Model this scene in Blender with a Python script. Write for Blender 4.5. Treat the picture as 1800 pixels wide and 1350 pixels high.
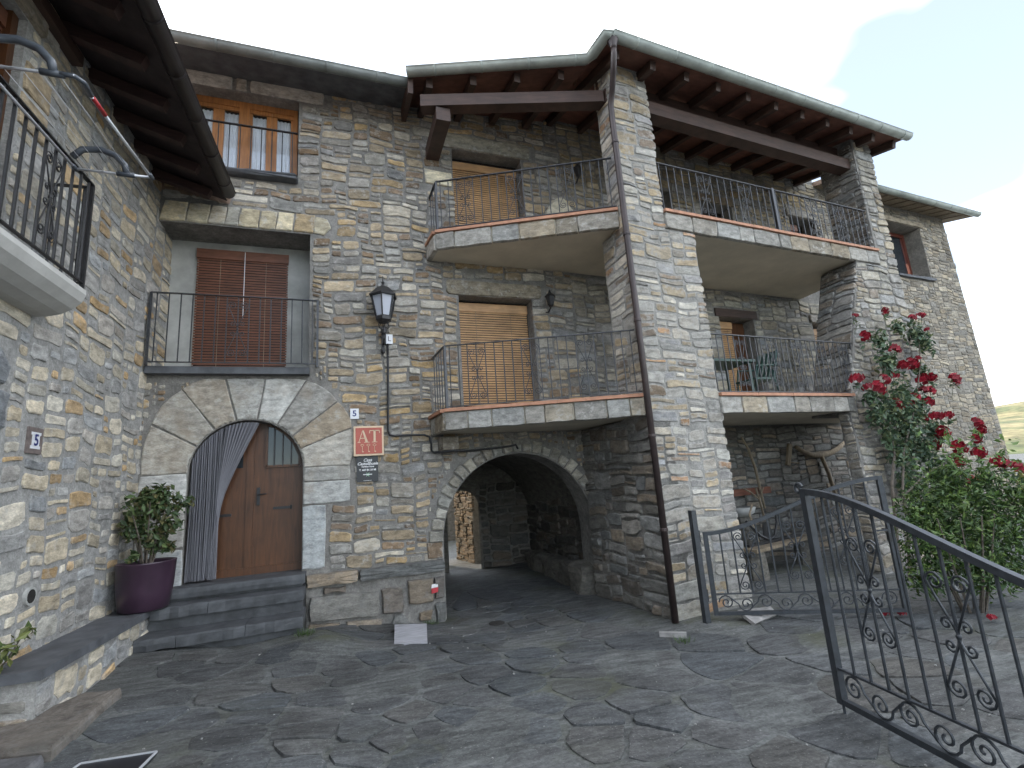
import bpy, math, random
import numpy as np
from mathutils import Vector, Matrix
from mathutils.geometry import tessellate_polygon

rnd = random.Random(7)
nrg = np.random.default_rng(7)
for _o in list(bpy.data.objects):
    bpy.data.objects.remove(_o)
scene = bpy.context.scene
COLL = scene.collection
R_ = math.radians

# ---------------------------------------------------------------- camera
cam_d = bpy.data.cameras.new('camera')
cam = bpy.data.objects.new('camera', cam_d)
COLL.objects.link(cam)
CAM = np.array([0.0, 0.0, 1.83])
_p, _r, _ax = 0.19819775, -0.07111448, R_(70.226)
def _axes():
    cp, sp = math.cos(_p), math.sin(_p)
    fwd = np.array([0, cp, sp]); up = np.array([0, -sp, cp]); rt = np.array([1.0, 0, 0])
    c, s = math.cos(_r), math.sin(_r)
    def w(v):
        t = _ax - math.atan2(v[0], v[1]); h = math.hypot(v[0], v[1])
        return Vector((h*math.cos(t), h*math.sin(t), v[2]))
    return w(rt*c+up*s), w(up*c-rt*s), w(fwd)
cA, cB, cC = _axes()
m = Matrix.Identity(4)
for i in range(3):
    m[i][0], m[i][1], m[i][2], m[i][3] = cA[i], cB[i], -cC[i], CAM[i]
cam.matrix_world = m
cam_d.sensor_fit = 'HORIZONTAL'; cam_d.sensor_width = 36.0; cam_d.lens = 36*869.26/1800
cam_d.clip_start = 0.05; cam_d.clip_end = 6000
scene.camera = cam
cCn = np.array(cC)

# ---------------------------------------------------------------- sky, sun, exposure
SUN_EL, SUN_AZ = R_(24), R_(-32)          # azimuth from +Y towards +X
world = bpy.data.worlds.new('World'); scene.world = world; world.use_nodes = True
nt = world.node_tree; nt.nodes.clear()
def N(t, **k):
    n = nt.nodes.new(t)
    for a, b in k.items(): setattr(n, a, b)
    return n
sky = N('ShaderNodeTexSky', sky_type='NISHITA', sun_disc=False, sun_elevation=SUN_EL, sun_rotation=SUN_AZ, air_density=1.0, dust_density=.7, ozone_density=1.0, altitude=900)
tc = N('ShaderNodeTexCoord'); mp = N('ShaderNodeMapping')
mp.inputs['Scale'].default_value = (1.1, 1.1, 2.2); mp.inputs['Location'].default_value = (-.37, -3.04, .53)
cl = N('ShaderNodeTexNoise'); cl.inputs['Scale'].default_value = 1.5; cl.inputs['Detail'].default_value = 4; cl.inputs['Roughness'].default_value = .5
rampc = N('ShaderNodeValToRGB'); rampc.color_ramp.elements[0].position = .43; rampc.color_ramp.elements[1].position = .64; rampc.color_ramp.elements[0].color = (.115, .115, .115, 1)
rampc.color_ramp.elements[1].color = (.92, .92, .92, 1)
mixc = N('ShaderNodeMix', data_type='RGBA'); mixc.inputs['B'].default_value = (14.4, 14.9, 15.5, 1)
bg = N('ShaderNodeBackground'); bg.inputs['Strength'].default_value = 0.11
wo = N('ShaderNodeOutputWorld')
L = nt.links.new
L(tc.outputs['Generated'], mp.inputs['Vector']); L(mp.outputs[0], cl.inputs['Vector']); L(cl.outputs['Fac'], rampc.inputs['Fac'])
L(sky.outputs[0], mixc.inputs['A']); L(rampc.outputs[0], mixc.inputs['Factor']); L(mixc.outputs['Result'], bg.inputs['Color']); L(bg.outputs[0], wo.inputs[0])
sd = bpy.data.lights.new('sun', 'SUN'); sd.energy = 2.3; sd.angle = R_(0.53); sd.color = (1, .86, .68)
sun = bpy.data.objects.new('sun', sd); COLL.objects.link(sun); sun.location = (0, 0, 30)
sdir = Vector((math.sin(SUN_AZ)*math.cos(SUN_EL), math.cos(SUN_AZ)*math.cos(SUN_EL), math.sin(SUN_EL)))
sun.rotation_euler = sdir.to_track_quat('Z', 'Y').to_euler()
vs = scene.view_settings
vs.view_transform = 'Standard'; vs.look = 'None'; vs.gamma = 1.0; vs.use_curve_mapping = False
vs.exposure = 1.6
scene.cycles.use_denoising = True
scene.cycles.max_bounces = 4; scene.cycles.diffuse_bounces = 2; scene.cycles.glossy_bounces = 2; scene.cycles.transmission_bounces = 2; scene.cycles.transparent_max_bounces = 6; scene.cycles.use_adaptive_sampling = True; scene.cycles.adaptive_threshold = .04

# ---------------------------------------------------------------- materials
MATS = {}
def _mat(name):
    m = bpy.data.materials.new(name); m.use_nodes = True
    t = m.node_tree; t.nodes.clear()
    out = t.nodes.new('ShaderNodeOutputMaterial'); b = t.nodes.new('ShaderNodeBsdfPrincipled')
    t.links.new(b.outputs[0], out.inputs[0])
    MATS[name] = m
    return m, t, b
def _noise(t, scale, detail=4, rough=.55, src=None, dist=0):
    n = t.nodes.new('ShaderNodeTexNoise'); n.inputs['Scale'].default_value = scale
    n.inputs['Detail'].default_value = detail; n.inputs['Roughness'].default_value = rough; n.inputs['Distortion'].default_value = dist
    if src is not None: t.links.new(src, n.inputs['Vector'])
    return n
def _ramp(t, src, p0, c0, p1, c1):
    r = t.nodes.new('ShaderNodeValToRGB'); e = r.color_ramp.elements
    e[0].position, e[1].position = p0, p1
    e[0].color = (*c0, 1) if not np.isscalar(c0) else (c0, c0, c0, 1)
    e[1].color = (*c1, 1) if not np.isscalar(c1) else (c1, c1, c1, 1)
    t.links.new(src, r.inputs['Fac']); return r
def _mix(t, a, b, fac, mode='MIX'):
    x = t.nodes.new('ShaderNodeMix'); x.data_type = 'RGBA'; x.blend_type = mode
    for k, v in (('A', a), ('B', b), ('Factor', fac)):
        if hasattr(v, 'links') or hasattr(v, 'is_output'): t.links.new(v, x.inputs[k])
        elif k == 'Factor': x.inputs[k].default_value = v
        else: x.inputs[k].default_value = (*v, 1)
    return x.outputs['Result']
def _bump(t, b, src, strength, dist):
    u = t.nodes.new('ShaderNodeBump'); u.inputs['Strength'].default_value = strength; u.inputs['Distance'].default_value = dist
    t.links.new(src, u.inputs['Height']); t.links.new(u.outputs[0], b.inputs['Normal'])

def simple(name, col, rough=.6, metal=0.0, var=.25, scale=14, bump=.15, col2=None, stretch=(1, 1, 1)):
    m, t, b = _mat(name)
    tc = t.nodes.new('ShaderNodeTexCoord'); mp = t.nodes.new('ShaderNodeMapping'); mp.inputs['Scale'].default_value = stretch
    t.links.new(tc.outputs['Object'], mp.inputs[0])
    n = _noise(t, scale, 5, .6, mp.outputs[0])
    lo = tuple(c*(1-var) for c in col); hi = tuple(min(1, c*(1+var)) for c in (col2 or col))
    r = _ramp(t, n.outputs['Fac'], .3, lo, .72, hi)
    t.links.new(r.outputs[0], b.inputs['Base Color'])
    b.inputs['Roughness'].default_value = rough; b.inputs['Metallic'].default_value = metal
    if bump: _bump(t, b, n.outputs['Fac'], bump, .01)
    return m

def stone_mat(name, lime=.35, limecol=(.45, .445, .43), stain=.25, edge=.16, staincol=(.11, .10, .085), sscale=1.1):
    m, t, b = _mat(name)
    at = t.nodes.new('ShaderNodeAttribute'); at.attribute_name = 'Col'
    tc = t.nodes.new('ShaderNodeTexCoord')
    off = t.nodes.new('ShaderNodeVectorMath'); off.operation = 'MULTIPLY_ADD'
    off.inputs[1].default_value = (31, 47, 59); t.links.new(at.outputs['Vector'], off.inputs[0]); mp = t.nodes.new('ShaderNodeMapping'); mp.inputs['Scale'].default_value = (1, 1, 2.2); t.links.new(tc.outputs['Object'], mp.inputs[0]); t.links.new(mp.outputs[0], off.inputs[2])
    n1 = _noise(t, 7, 3, .65, off.outputs[0]); n2 = _noise(t, 38, 3, .7, off.outputs[0])
    v = _ramp(t, n1.outputs['Fac'], .28, .55, .75, 1.4)
    c = _mix(t, at.outputs['Color'], v.outputs[0], 1.0, 'MULTIPLY')
    v3 = _ramp(t, n2.outputs['Fac'], .3, .7, .7, 1.25)
    c = _mix(t, c, v3.outputs[0], .7, 'MULTIPLY')
    n3 = _noise(t, 9, 4, .72, tc.outputs['Object'])
    ed_ = t.nodes.new('ShaderNodeMath'); ed_.operation = 'MULTIPLY_ADD'; ed_.inputs[1].default_value = edge
    t.links.new(at.outputs['Alpha'], ed_.inputs[0]); t.links.new(n3.outputs['Fac'], ed_.inputs[2])
    l = _ramp(t, ed_.outputs[0], .56, 0, .68, lime)
    c = _mix(t, c, limecol, l.outputs[0])
    n5 = _noise(t, sscale, 3, .6, tc.outputs['Object'])
    s = _ramp(t, n5.outputs['Fac'], .5, 0, .72, stain)
    c = _mix(t, c, staincol, s.outputs[0])
    t.links.new(c, b.inputs['Base Color']); b.inputs['Roughness'].default_value = .92
    b.inputs['Specular IOR Level'].default_value = .25
    h = _mix(t, n2.outputs['Fac'], n1.outputs['Fac'], .4)
    _bump(t, b, h, .55, .012)
    return m

def mortar_mat(name, col, var=.3):
    m, t, b = _mat(name)
    tc = t.nodes.new('ShaderNodeTexCoord')
    n1 = _noise(t, 3.2, 4, .65, tc.outputs['Object']); n2 = _noise(t, 45, 3, .7, tc.outputs['Object']); n3 = _noise(t, 14, 3, .7, tc.outputs['Object'])
    r = _ramp(t, n1.outputs['Fac'], .3, tuple(c*(1-var) for c in col), .72, tuple(c*(1+var) for c in col))
    r2 = _ramp(t, n2.outputs['Fac'], .3, .72, .7, 1.2)
    c = _mix(t, r.outputs[0], r2.outputs[0], .8, 'MULTIPLY')
    r3 = _ramp(t, n3.outputs['Fac'], .35, .7, .65, 1.15)
    c = _mix(t, c, r3.outputs[0], .7, 'MULTIPLY')
    t.links.new(c, b.inputs['Base Color']); b.inputs['Roughness'].default_value = .95; b.inputs['Specular IOR Level'].default_value = .2
    h = _mix(t, n2.outputs['Fac'], n3.outputs['Fac'], .5)
    _bump(t, b, h, .7, .018)
    return m

def leaf_mat(name, rough=.5, trans=.25):
    m, t, b = _mat(name)
    at = t.nodes.new('ShaderNodeAttribute'); at.attribute_name = 'Col'
    t.links.new(at.outputs['Color'], b.inputs['Base Color']); b.inputs['Roughness'].default_value = rough
    tr = t.nodes.new('ShaderNodeBsdfTranslucent'); t.links.new(at.outputs['Color'], tr.inputs['Color'])
    mx = t.nodes.new('ShaderNodeMixShader'); mx.inputs[0].default_value = trans
    out = [n for n in t.nodes if n.type == 'OUTPUT_MATERIAL'][0]
    t.links.new(b.outputs[0], mx.inputs[1]); t.links.new(tr.outputs[0], mx.inputs[2]); t.links.new(mx.outputs[0], out.inputs[0])
    return m

def wood_mat(name, col, rough=.5, var=.35, vert=True):
    m, t, b = _mat(name)
    tc = t.nodes.new('ShaderNodeTexCoord'); mp = t.nodes.new('ShaderNodeMapping'); mp.inputs['Scale'].default_value = (14, 14, 1.2) if vert else (1.6, 1.6, 12)
    t.links.new(tc.outputs['Object'], mp.inputs[0])
    n = _noise(t, 2.2, 7, .62, mp.outputs[0], .5); n2 = _noise(t, 2.5, 4, .6, tc.outputs['Object'])
    r = _ramp(t, n.outputs['Fac'], .3, tuple(c*(1-var) for c in col), .7, tuple(c*(1+var) for c in col))
    r2 = _ramp(t, n2.outputs['Fac'], .3, .7, .7, 1.2)
    c = _mix(t, r.outputs[0], r2.outputs[0], .8, 'MULTIPLY')
    t.links.new(c, b.inputs['Base Color']); b.inputs['Roughness'].default_value = rough
    _bump(t, b, n.outputs['Fac'], .25, .006)
    return m

M_STONE = stone_mat('rubble_stone', .6, (.47, .455, .42), stain=.3, edge=.10)
M_DRESS = stone_mat('dressed_arch_stone', .55, (.50, .49, .455), .5, .1, (.28, .22, .155), 3.1)
M_PIER = stone_mat('pier_rubble_stone', .8, (.36, .345, .315), .25, .22)
M_MORTAR_P = mortar_mat('pier_mortar', (.30, .29, .268))
M_MORTAR_D = mortar_mat('porch_shade_mortar', (.12, .115, .105))  # darkened to put the enclosed porch's shade into the mortar colour
M_STONE_L = stone_mat('cleaned_rubble_stone', .4, (.46, .45, .43), stain=.06, edge=.08)
M_STONE_T = stone_mat('ochre_rubble_stone', .35, (.36, .33, .28), stain=.15)
M_STONE_D = stone_mat('dark_stone', .3, (.24, .24, .235), .5)  # dark stone; on the porch back wall its tone stands in for shade
M_FLAG, _t, _b = _mat('slate_flagstone')
def _slate(t, b, col=None, base=(.1, .1, .1), moss=.35):
    tc = t.nodes.new('ShaderNodeTexCoord'); mp = t.nodes.new('ShaderNodeMapping'); mp.inputs['Rotation'].default_value = (0, 0, .5); mp.inputs['Scale'].default_value = (.8, 3.2, 1)
    t.links.new(tc.outputs['Object'], mp.inputs[0])
    n1 = _noise(t, 4.5, 4, .7, mp.outputs[0]); n2 = _noise(t, 34, 3, .75, tc.outputs['Object']); n3 = _noise(t, 70, 1, .6, tc.outputs['Object']); n4 = _noise(t, 1.3, 3, .6, tc.outputs['Object'])
    r1 = _ramp(t, n1.outputs['Fac'], .33, .55, .68, 1.45); r2 = _ramp(t, n2.outputs['Fac'], .3, .6, .7, 1.35); r4 = _ramp(t, n4.outputs['Fac'], .3, .72, .7, 1.25)
    c = _mix(t, col if col is not None else base, r1.outputs[0], 1.0, 'MULTIPLY'); c = _mix(t, c, r2.outputs[0], .9, 'MULTIPLY'); c = _mix(t, c, r4.outputs[0], 1.0, 'MULTIPLY')
    r3 = _ramp(t, n3.outputs['Fac'], .68, 0, .74, .7); c = _mix(t, c, (.26, .26, .25), r3.outputs[0])
    n5 = _noise(t, .75, 4, .65, tc.outputs['Object']); r5 = _ramp(t, n5.outputs['Fac'], .54, 0, .70, moss); c = _mix(t, c, (.075, .078, .045), r5.outputs[0])
    t.links.new(c, b.inputs['Base Color']); b.inputs['Roughness'].default_value = .72; b.inputs['Specular IOR Level'].default_value = .35
    _bump(t, b, _mix(t, n1.outputs['Fac'], n2.outputs['Fac'], .45), .8, .02)
_at = _t.nodes.new('ShaderNodeAttribute'); _at.attribute_name = 'Col'; _slate(_t, _b, _at.outputs['Color'])
M_MORTAR = mortar_mat('grey_mortar', (.235, .225, .208))
M_MORTAR_L = mortar_mat('pale_grey_mortar', (.34, .335, .32), .2)
M_MORTAR_T = mortar_mat('tower_mortar', (.27, .25, .215), .25)
M_GROUND, _t, _b = _mat('ground_mortar'); _slate(_t, _b, None, (.105, .109, .106), .85)
M_PLASTER = simple('slab_plaster', (.55, .49, .385), .9, var=.12, scale=2.5, bump=.05)
M_RENDER = simple('grey_cement_render', (.40, .40, .38), .95, var=.3, scale=2.2, bump=.2)
M_TERRA = simple('terracotta_tile', (.42, .21, .13), .75, var=.22, scale=9)
M_SLATE = simple('slate_slab', (.095, .10, .11), .7, var=.4, scale=5, bump=.4)
M_SLATE_STEP = simple('worn_slate_step', (.07, .074, .08), .7, var=.45, scale=6, bump=.5)
M_IRON = simple('black_iron_paint', (.02, .02, .022), .45, .0, .3, 30)
M_GATE = simple('grey_iron_paint', (.04, .045, .052), .42, .2, .3, 18, bump=.05)
M_RAIL = simple('grey_rail_paint', (.055, .057, .062), .38, .3, .4, 40, bump=.1)
M_ZINC = simple('weathered_zinc', (.34, .37, .335), .5, .15, .25, 3.5, bump=.05)
M_ZINC_D = simple('dull_old_zinc', (.19, .205, .195), .5, .2, .3, 3.5, bump=.05)
M_BROWNPIPE = simple('brown_pipe_paint', (.045, .032, .03), .4, .2, .3, 6, bump=.03)
M_GUTTER_D = simple('dark_brown_gutter', (.03, .024, .026), .38, .2, .3, 8, bump=.03)
M_BEAM = wood_mat('dark_stained_beam', (.055, .030, .022), .6, .4, False)
M_BOARD = wood_mat('red_brown_ceiling_board', (.15, .065, .045), .7, .35, False)
M_DOOR = wood_mat('varnished_door_wood', (.085, .033, .012), .42, .35, True)
M_WIN = wood_mat('orange_window_wood', (.33, .14, .045), .42, .3, True)
M_WINR = wood_mat('red_window_wood', (.16, .04, .025), .45, .3, True)
M_BLIND_R = wood_mat('brown_blind_slats', (.16, .062, .034), .55, .35, False)
M_BLIND_O = wood_mat('honey_blind_slats', (.50, .29, .135), .55, .22, False)
M_STICK = wood_mat('weathered_stick', (.24, .19, .13), .85, .35, True)
M_GLASS, _t, _b = _mat('dark_window_glass'); _b.inputs['Base Color'].default_value = (.03, .035, .04, 1); _b.inputs['Roughness'].default_value = .08
_n = _noise(_t, 3, 2); _bump(_t, _b, _n.outputs['Fac'], .03, .02)
M_LACE = simple('pale_curtain_cloth', (.70, .74, .80), .9, var=.12, scale=30, stretch=(6, 6, .5), bump=.2)  # bright bluish tone puts reflected sky into the cloth colour
M_STRING = simple('grey_violet_strings', (.18, .18, .20), .8, var=.15, scale=40, stretch=(5, 5, .6), bump=0)
M_POT = simple('plum_glazed_pot', (.042, .022, .038), .28, 0, .35, 3, bump=.02)
M_SOIL = simple('dark_soil', (.03, .022, .016), .95, var=.5, scale=40, bump=.6)
M_LEAF = leaf_mat('leaves')
M_BARK = simple('grey_brown_bark', (.12, .10, .08), .9, var=.4, scale=25, bump=.5)
M_ROSE = leaf_mat('red_petals', .6, .15)
M_WHITE = simple('white_enamel', (.72, .73, .76), .35, var=.05, scale=8, bump=0)
M_BLUE = simple('blue_print', (.02, .03, .16), .5, var=.1)
M_SIGNRED = simple('brick_red_sign', (.40, .085, .055), .45, var=.12, scale=5, bump=0)
M_CREAM = simple('cream_print', (.66, .50, .34), .5, var=.08, bump=0)
M_SIGNBLK = simple('black_sign', (.015, .016, .02), .35, var=.3, scale=6, bump=0)
M_PRINTW = simple('white_print', (.75, .75, .75), .5, var=.05, bump=0)
M_GREENP = simple('green_print', (.25, .45, .28), .5, var=.05, bump=0)
M_BROWNT = simple('brown_tile_border', (.16, .13, .12), .6, var=.3, scale=20)
M_MARBLE = simple('pale_marble', (.40, .40, .43), .6, var=.28, scale=5, stretch=(1, 4, 1), bump=.15)
M_OFFCUT = simple('dusty_stone_offcut', (.27, .26, .25), .85, var=.35, scale=9, bump=.3)
M_VAULT_SHADE = stone_mat('shade_dark_vault_stone', .12, (.16, .155, .15), .6)  # extra dark tone paints the passage's shade into the stone
M_TRAILR = simple('trail_red_paint', (.45, .04, .05), .7, var=.25, scale=20)
M_WHITEP = simple('trail_white_paint', (.68, .68, .68), .7, var=.15, scale=20)
M_TUBE = simple('white_metal_tube', (.62, .63, .66), .35, .3, var=.06, bump=0)
M_PLASTIC = simple('dark_grey_plastic', (.07, .08, .095), .4, var=.1, bump=0)
M_REDP = simple('red_plastic', (.42, .025, .03), .4, var=.08, bump=0)
M_LAMPGL, _t, _b = _mat('frosted_lamp_glass'); _b.inputs['Base Color'].default_value = (.42, .44, .50, 1); _b.inputs['Roughness'].default_value = .35
_n = _noise(_t, 8, 3); _bump(_t, _b, _n.outputs['Fac'], .1, .01)
M_CONC = simple('white_balcony_concrete', (.50, .49, .46), .8, var=.15, scale=4, bump=.1)
M_ROOF = simple('clay_roof_tile', (.22, .15, .11), .85, var=.4, scale=9, bump=.3)
M_GREENCH = simple('green_chair_plastic', (.012, .05, .04), .4, var=.15)
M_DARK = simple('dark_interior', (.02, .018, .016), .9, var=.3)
M_ROUGHWALL = stone_mat('rough_sunlit_stone', .1, stain=.1)
M_HILL, _t, _b = _mat('hillside_fields')
_tc = _t.nodes.new('ShaderNodeTexCoord')
_n1 = _noise(_t, .011, 6, .6, _tc.outputs['Object']); _n2 = _noise(_t, .09, 6, .7, _tc.outputs['Object'])
_r = _ramp(_t, _n1.outputs['Fac'], .42, (.10, .12, .05), .56, (.26, .22, .11)); _r2 = _ramp(_t, _n2.outputs['Fac'], .35, .55, .65, 1.25)
_t.links.new(_mix(_t, _r.outputs[0], _r2.outputs[0], 1.0, 'MULTIPLY'), _b.inputs['Base Color']); _b.inputs['Roughness'].default_value = .95

# ---------------------------------------------------------------- object helpers
WO = {}
def tag(o, label=None, cat=None, group=None, kind=None):
    if label: o['label'] = label
    if cat: o['category'] = cat
    if group: o['group'] = group
    if kind: o['kind'] = kind
    return o
def thing(name, base, label, cat, group=None):
    o = bpy.data.objects.new(name, None); COLL.objects.link(o)
    o.location = base; o.empty_display_size = .2; WO[o.name] = np.array(base, float)
    return tag(o, label, cat, group)
class MB:
    def __init__(s): s.v = []; s.f = []; s.c = []; s.n = 0
    def add(s, v, f, col=None):
        v = np.asarray(v, float).reshape(-1, 3)
        s.v.append(v); k = s.n
        s.f.extend([tuple(i+k for i in q) for q in f]); s.n += len(v)
        if isinstance(col, np.ndarray) and col.ndim == 2: s.c.append(col)
        else: s.c.append(np.tile(np.array([*(col if col is not None else (.15, .14, .12)), .4]), (len(v), 1)))
        return s
    def verts(s): return np.concatenate(s.v) if s.v else np.zeros((0, 3))
def mesh_of(name, mb, mat, origin, smooth=False):
    v = mb.verts()-origin
    me = bpy.data.meshes.new(name); me.from_pydata(v.tolist(), [], mb.f); me.materials.append(mat)
    a = me.attributes.new('Col', 'FLOAT_COLOR', 'POINT'); a.data.foreach_set('color', np.concatenate(mb.c).ravel().astype(np.float32))
    if smooth: me.polygons.foreach_set('use_smooth', [True]*len(me.polygons))
    me.update(); return me
def obj(name, mb, mat, parent=None, smooth=False, base=None):
    if parent is not None: org = WO[parent.name]
    else:
        v = mb.verts(); org = np.array(base if base is not None else [(v[:, 0].min()+v[:, 0].max())/2, (v[:, 1].min()+v[:, 1].max())/2, v[:, 2].min()])
    o = bpy.data.objects.new(name, mesh_of(name, mb, mat, org, smooth)); COLL.objects.link(o)
    if parent is not None: o.parent = parent
    else: o.location = org
    WO[o.name] = org
    return o
def inst(name, me, parent, loc, rotz=0.0, rot=None):
    o = bpy.data.objects.new(name, me); COLL.objects.link(o); o.parent = parent
    o.location = np.asarray(loc)-WO[parent.name]; o.rotation_euler = rot if rot is not None else (0, 0, rotz)
    return o
class Frame:
    def __init__(s, o, ang):
        t = R_(ang); s.o = np.array([o[0], o[1], 0.0]); s.U = np.array([math.cos(t), math.sin(t), 0]); s.N = np.array([math.sin(t), -math.cos(t), 0]); s.ang = ang
    def p(s, u, v, w=0.0): return s.o+s.U*u+np.array([0, 0, v])+s.N*w
    def pts(s, a): a = np.asarray(a, float); return s.o+a[:, :1]*s.U+a[:, 2:3]*s.N+a[:, 1:2]*np.array([0, 0, 1.0])
BOXF = [(0, 1, 3, 2), (4, 6, 7, 5), (0, 4, 5, 1), (2, 3, 7, 6), (0, 2, 6, 4), (1, 5, 7, 3)]
def obox(mb, c, a, b, d, col=None):
    c, a, b, d = [np.asarray(x, float) for x in (c, a, b, d)]
    v = [c+sx*a+sy*b+sz*d for sx in (-1, 1) for sy in (-1, 1) for sz in (-1, 1)]
    mb.add(v, BOXF, col); return mb
def fbox(mb, F, u0, u1, v0, v1, w0, w1, col=None):
    return obox(mb, F.p((u0+u1)/2, (v0+v1)/2, (w0+w1)/2), F.U*(u1-u0)/2, np.array([0, 0, (v1-v0)/2]), F.N*(w1-w0)/2, col)
def abox(mb, x0, x1, y0, y1, z0, z1, col=None):
    return obox(mb, ((x0+x1)/2, (y0+y1)/2, (z0+z1)/2), ((x1-x0)/2, 0, 0), (0, (y1-y0)/2, 0), (0, 0, (z1-z0)/2), col)
def bar(mb, p, q, w, h=None, up=(0, 0, 1), col=None):
    p, q = np.asarray(p, float), np.asarray(q, float); d = q-p; l = np.linalg.norm(d); d = d/l
    up = np.asarray(up, float)
    s = np.cross(d, up)
    if np.linalg.norm(s) < 1e-4: s = np.cross(d, (1, 0, 0))
    s /= np.linalg.norm(s); t = np.cross(s, d)
    return obox(mb, (p+q)/2, d*l/2, s*w/2, t*(h or w)/2, col)
def tube(mb, path, r, sides=6, col=None):
    P = np.asarray(path, float); n = len(P); r = np.broadcast_to(np.asarray(r, float), (n,))
    T = np.gradient(P, axis=0); T /= np.linalg.norm(T, axis=1)[:, None]+1e-9
    a = np.cross(T[0], (0, 0, 1)); 
    if np.linalg.norm(a) < .1: a = np.cross(T[0], (1, 0, 0))
    a /= np.linalg.norm(a); vs = []
    for i in range(n):
        a = a-T[i]*(a@T[i]); a /= np.linalg.norm(a)+1e-9; b = np.cross(T[i], a)
        for k in range(sides):
            t = 2*math.pi*k/sides; vs.append(P[i]+r[i]*(a*math.cos(t)+b*math.sin(t)))
    f = [(i*sides+k, i*sides+(k+1) % sides, (i+1)*sides+(k+1) % sides, (i+1)*sides+k) for i in range(n-1) for k in range(sides)]
    f.append(tuple(range(sides-1, -1, -1))); f.append(tuple((n-1)*sides+k for k in range(sides)))
    mb.add(vs, f, col); return mb
def lathe(mb, c, prof, sides=20, col=None, phase=0):
    vs = []; n = len(prof)
    for r, z in prof:
        for k in range(sides):
            t = 2*math.pi*k/sides+phase; vs.append((c[0]+r*math.cos(t), c[1]+r*math.sin(t), c[2]+z))
    f = [(i*sides+k, i*sides+(k+1) % sides, (i+1)*sides+(k+1) % sides, (i+1)*sides+k) for i in range(n-1) for k in range(sides)]
    f.append(tuple(range(sides-1, -1, -1))); f.append(tuple((n-1)*sides+k for k in range(sides)))
    mb.add(vs, f, col); return mb

# ---------------------------------------------------------------- masonry
def jitcol(pal, r, amp=1.0):
    ws = [p[0] for p in pal]; c = r.choices(pal, ws)[0][1]; k = 1+amp*r.uniform(-.28, .25); h = r.uniform(-.045, .045)*(c[0]+c[1]+c[2])/3
    return (max(.02, c[0]*k+h), max(.02, c[1]*k), max(.02, c[2]*k-h))
PAL_M = [(2.6, (.30, .28, .245)), (3.4, (.36, .29, .20)), (2.0, (.46, .415, .34)), (1.7, (.23, .168, .115)), (.8, (.26, .25, .235)), (1.0, (.41, .30, .17))]
PAL_L = [(3.2, (.49, .43, .33)), (1.6, (.34, .335, .325)), (2.2, (.56, .51, .42)), (.9, (.46, .33, .19)), (1.4, (.41, .39, .36))]
PAL_T = [(3, (.31, .27, .21)), (2, (.27, .25, .215)), (1, (.38, .33, .25)), (.7, (.22, .19, .15))]
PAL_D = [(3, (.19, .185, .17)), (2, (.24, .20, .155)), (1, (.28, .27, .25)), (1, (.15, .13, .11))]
PAL_BIG = [(3, (.39, .37, .33)), (.8, (.36, .31, .245)), (1.2, (.43, .415, .38))]
PAL_YEL = [(2.5, (.55, .48, .34)), (1.2, (.42, .33, .21)), (1, (.47, .43, .35))]

def ring_stone(mb, place, out, p, inset, col, base=-.04, r=rnd, tilt=.25):
    out = np.asarray(out, float); n = len(out); c = out.mean(0)
    d = c-out; dl = np.linalg.norm(d, axis=1)[:, None]+1e-9
    r2 = out+d/dl*min(.004, inset*.3); r3 = out+d/dl*np.minimum(inset, dl*.45)
    ext = np.abs(out-c).max(0)+1e-6; tx, ty = r.uniform(-tilt, tilt)*p, r.uniform(-tilt, tilt)*p
    def h(a, k): q = (a-c)/ext; return k*p+tx*q[:, 0]*k+ty*q[:, 1]*k
    j = np.array([r.uniform(-.12, .12)*p for _ in range(n)])
    A = np.column_stack([out, np.full(n, base)]); B = np.column_stack([r2, h(r2, .62)]); C = np.column_stack([r3, h(r3, 1.0)+j]); D = np.array([[c[0], c[1], p*r.uniform(.95, 1.2)]])
    f = []
    for i in range(n):
        k = (i+1) % n
        f += [(i, k, n+k, n+i), (n+i, n+k, 2*n+k, 2*n+i), (2*n+i, 2*n+k, 3*n)]
    cc = np.tile(np.array([*col, 1.0]), (3*n+1, 1)); cc[2*n:3*n, 3] = .3; cc[3*n, 3] = 0
    mb.add(place(np.concatenate([A, B, C, D])), f, cc); return mb
def rect_outline(u0, u1, v0, v1, r, ch=.3):
    w, h = u1-u0, v1-v0; m = min(w, h); o = []
    for (x, y, sx, sy, first) in ((u0, v0, 1, 1, 0), (u1, v0, -1, 1, 1), (u1, v1, -1, -1, 0), (u0, v1, 1, -1, 1)):
        a, b = r.uniform(.06, ch)*m, r.uniform(.06, ch)*m
        pa, pb = (x+sx*a*1.3, y+r.uniform(-.02, .05)*m*sy), (x+r.uniform(-.02, .05)*m*sx, y+sy*b)
        o += [pb, pa] if not first else [pa, pb]
    o.insert(2, ((u0+u1)/2+r.uniform(-.2, .2)*w, v0+r.uniform(-.04, .10)*m)); o.insert(7, ((u0+u1)/2+r.uniform(-.2, .2)*w, v1+r.uniform(-.10, .04)*m))
    return np.array(o)
def wave(a, seed, amp=.018):
    u, v = a[:, 0], a[:, 1]
    du = amp*(np.sin(u*2.1+v*3.3+seed)+.7*np.sin(v*7.1-u*1.7+seed*2.3))
    dv = amp*1.0*(np.sin(u*2.7+seed*1.3+v*.8)+.8*np.sin(u*6.3+v*2.2+seed*.7)+.5*np.sin(u*13+v*5+seed))
    return np.column_stack([u+du, v+dv])
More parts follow.
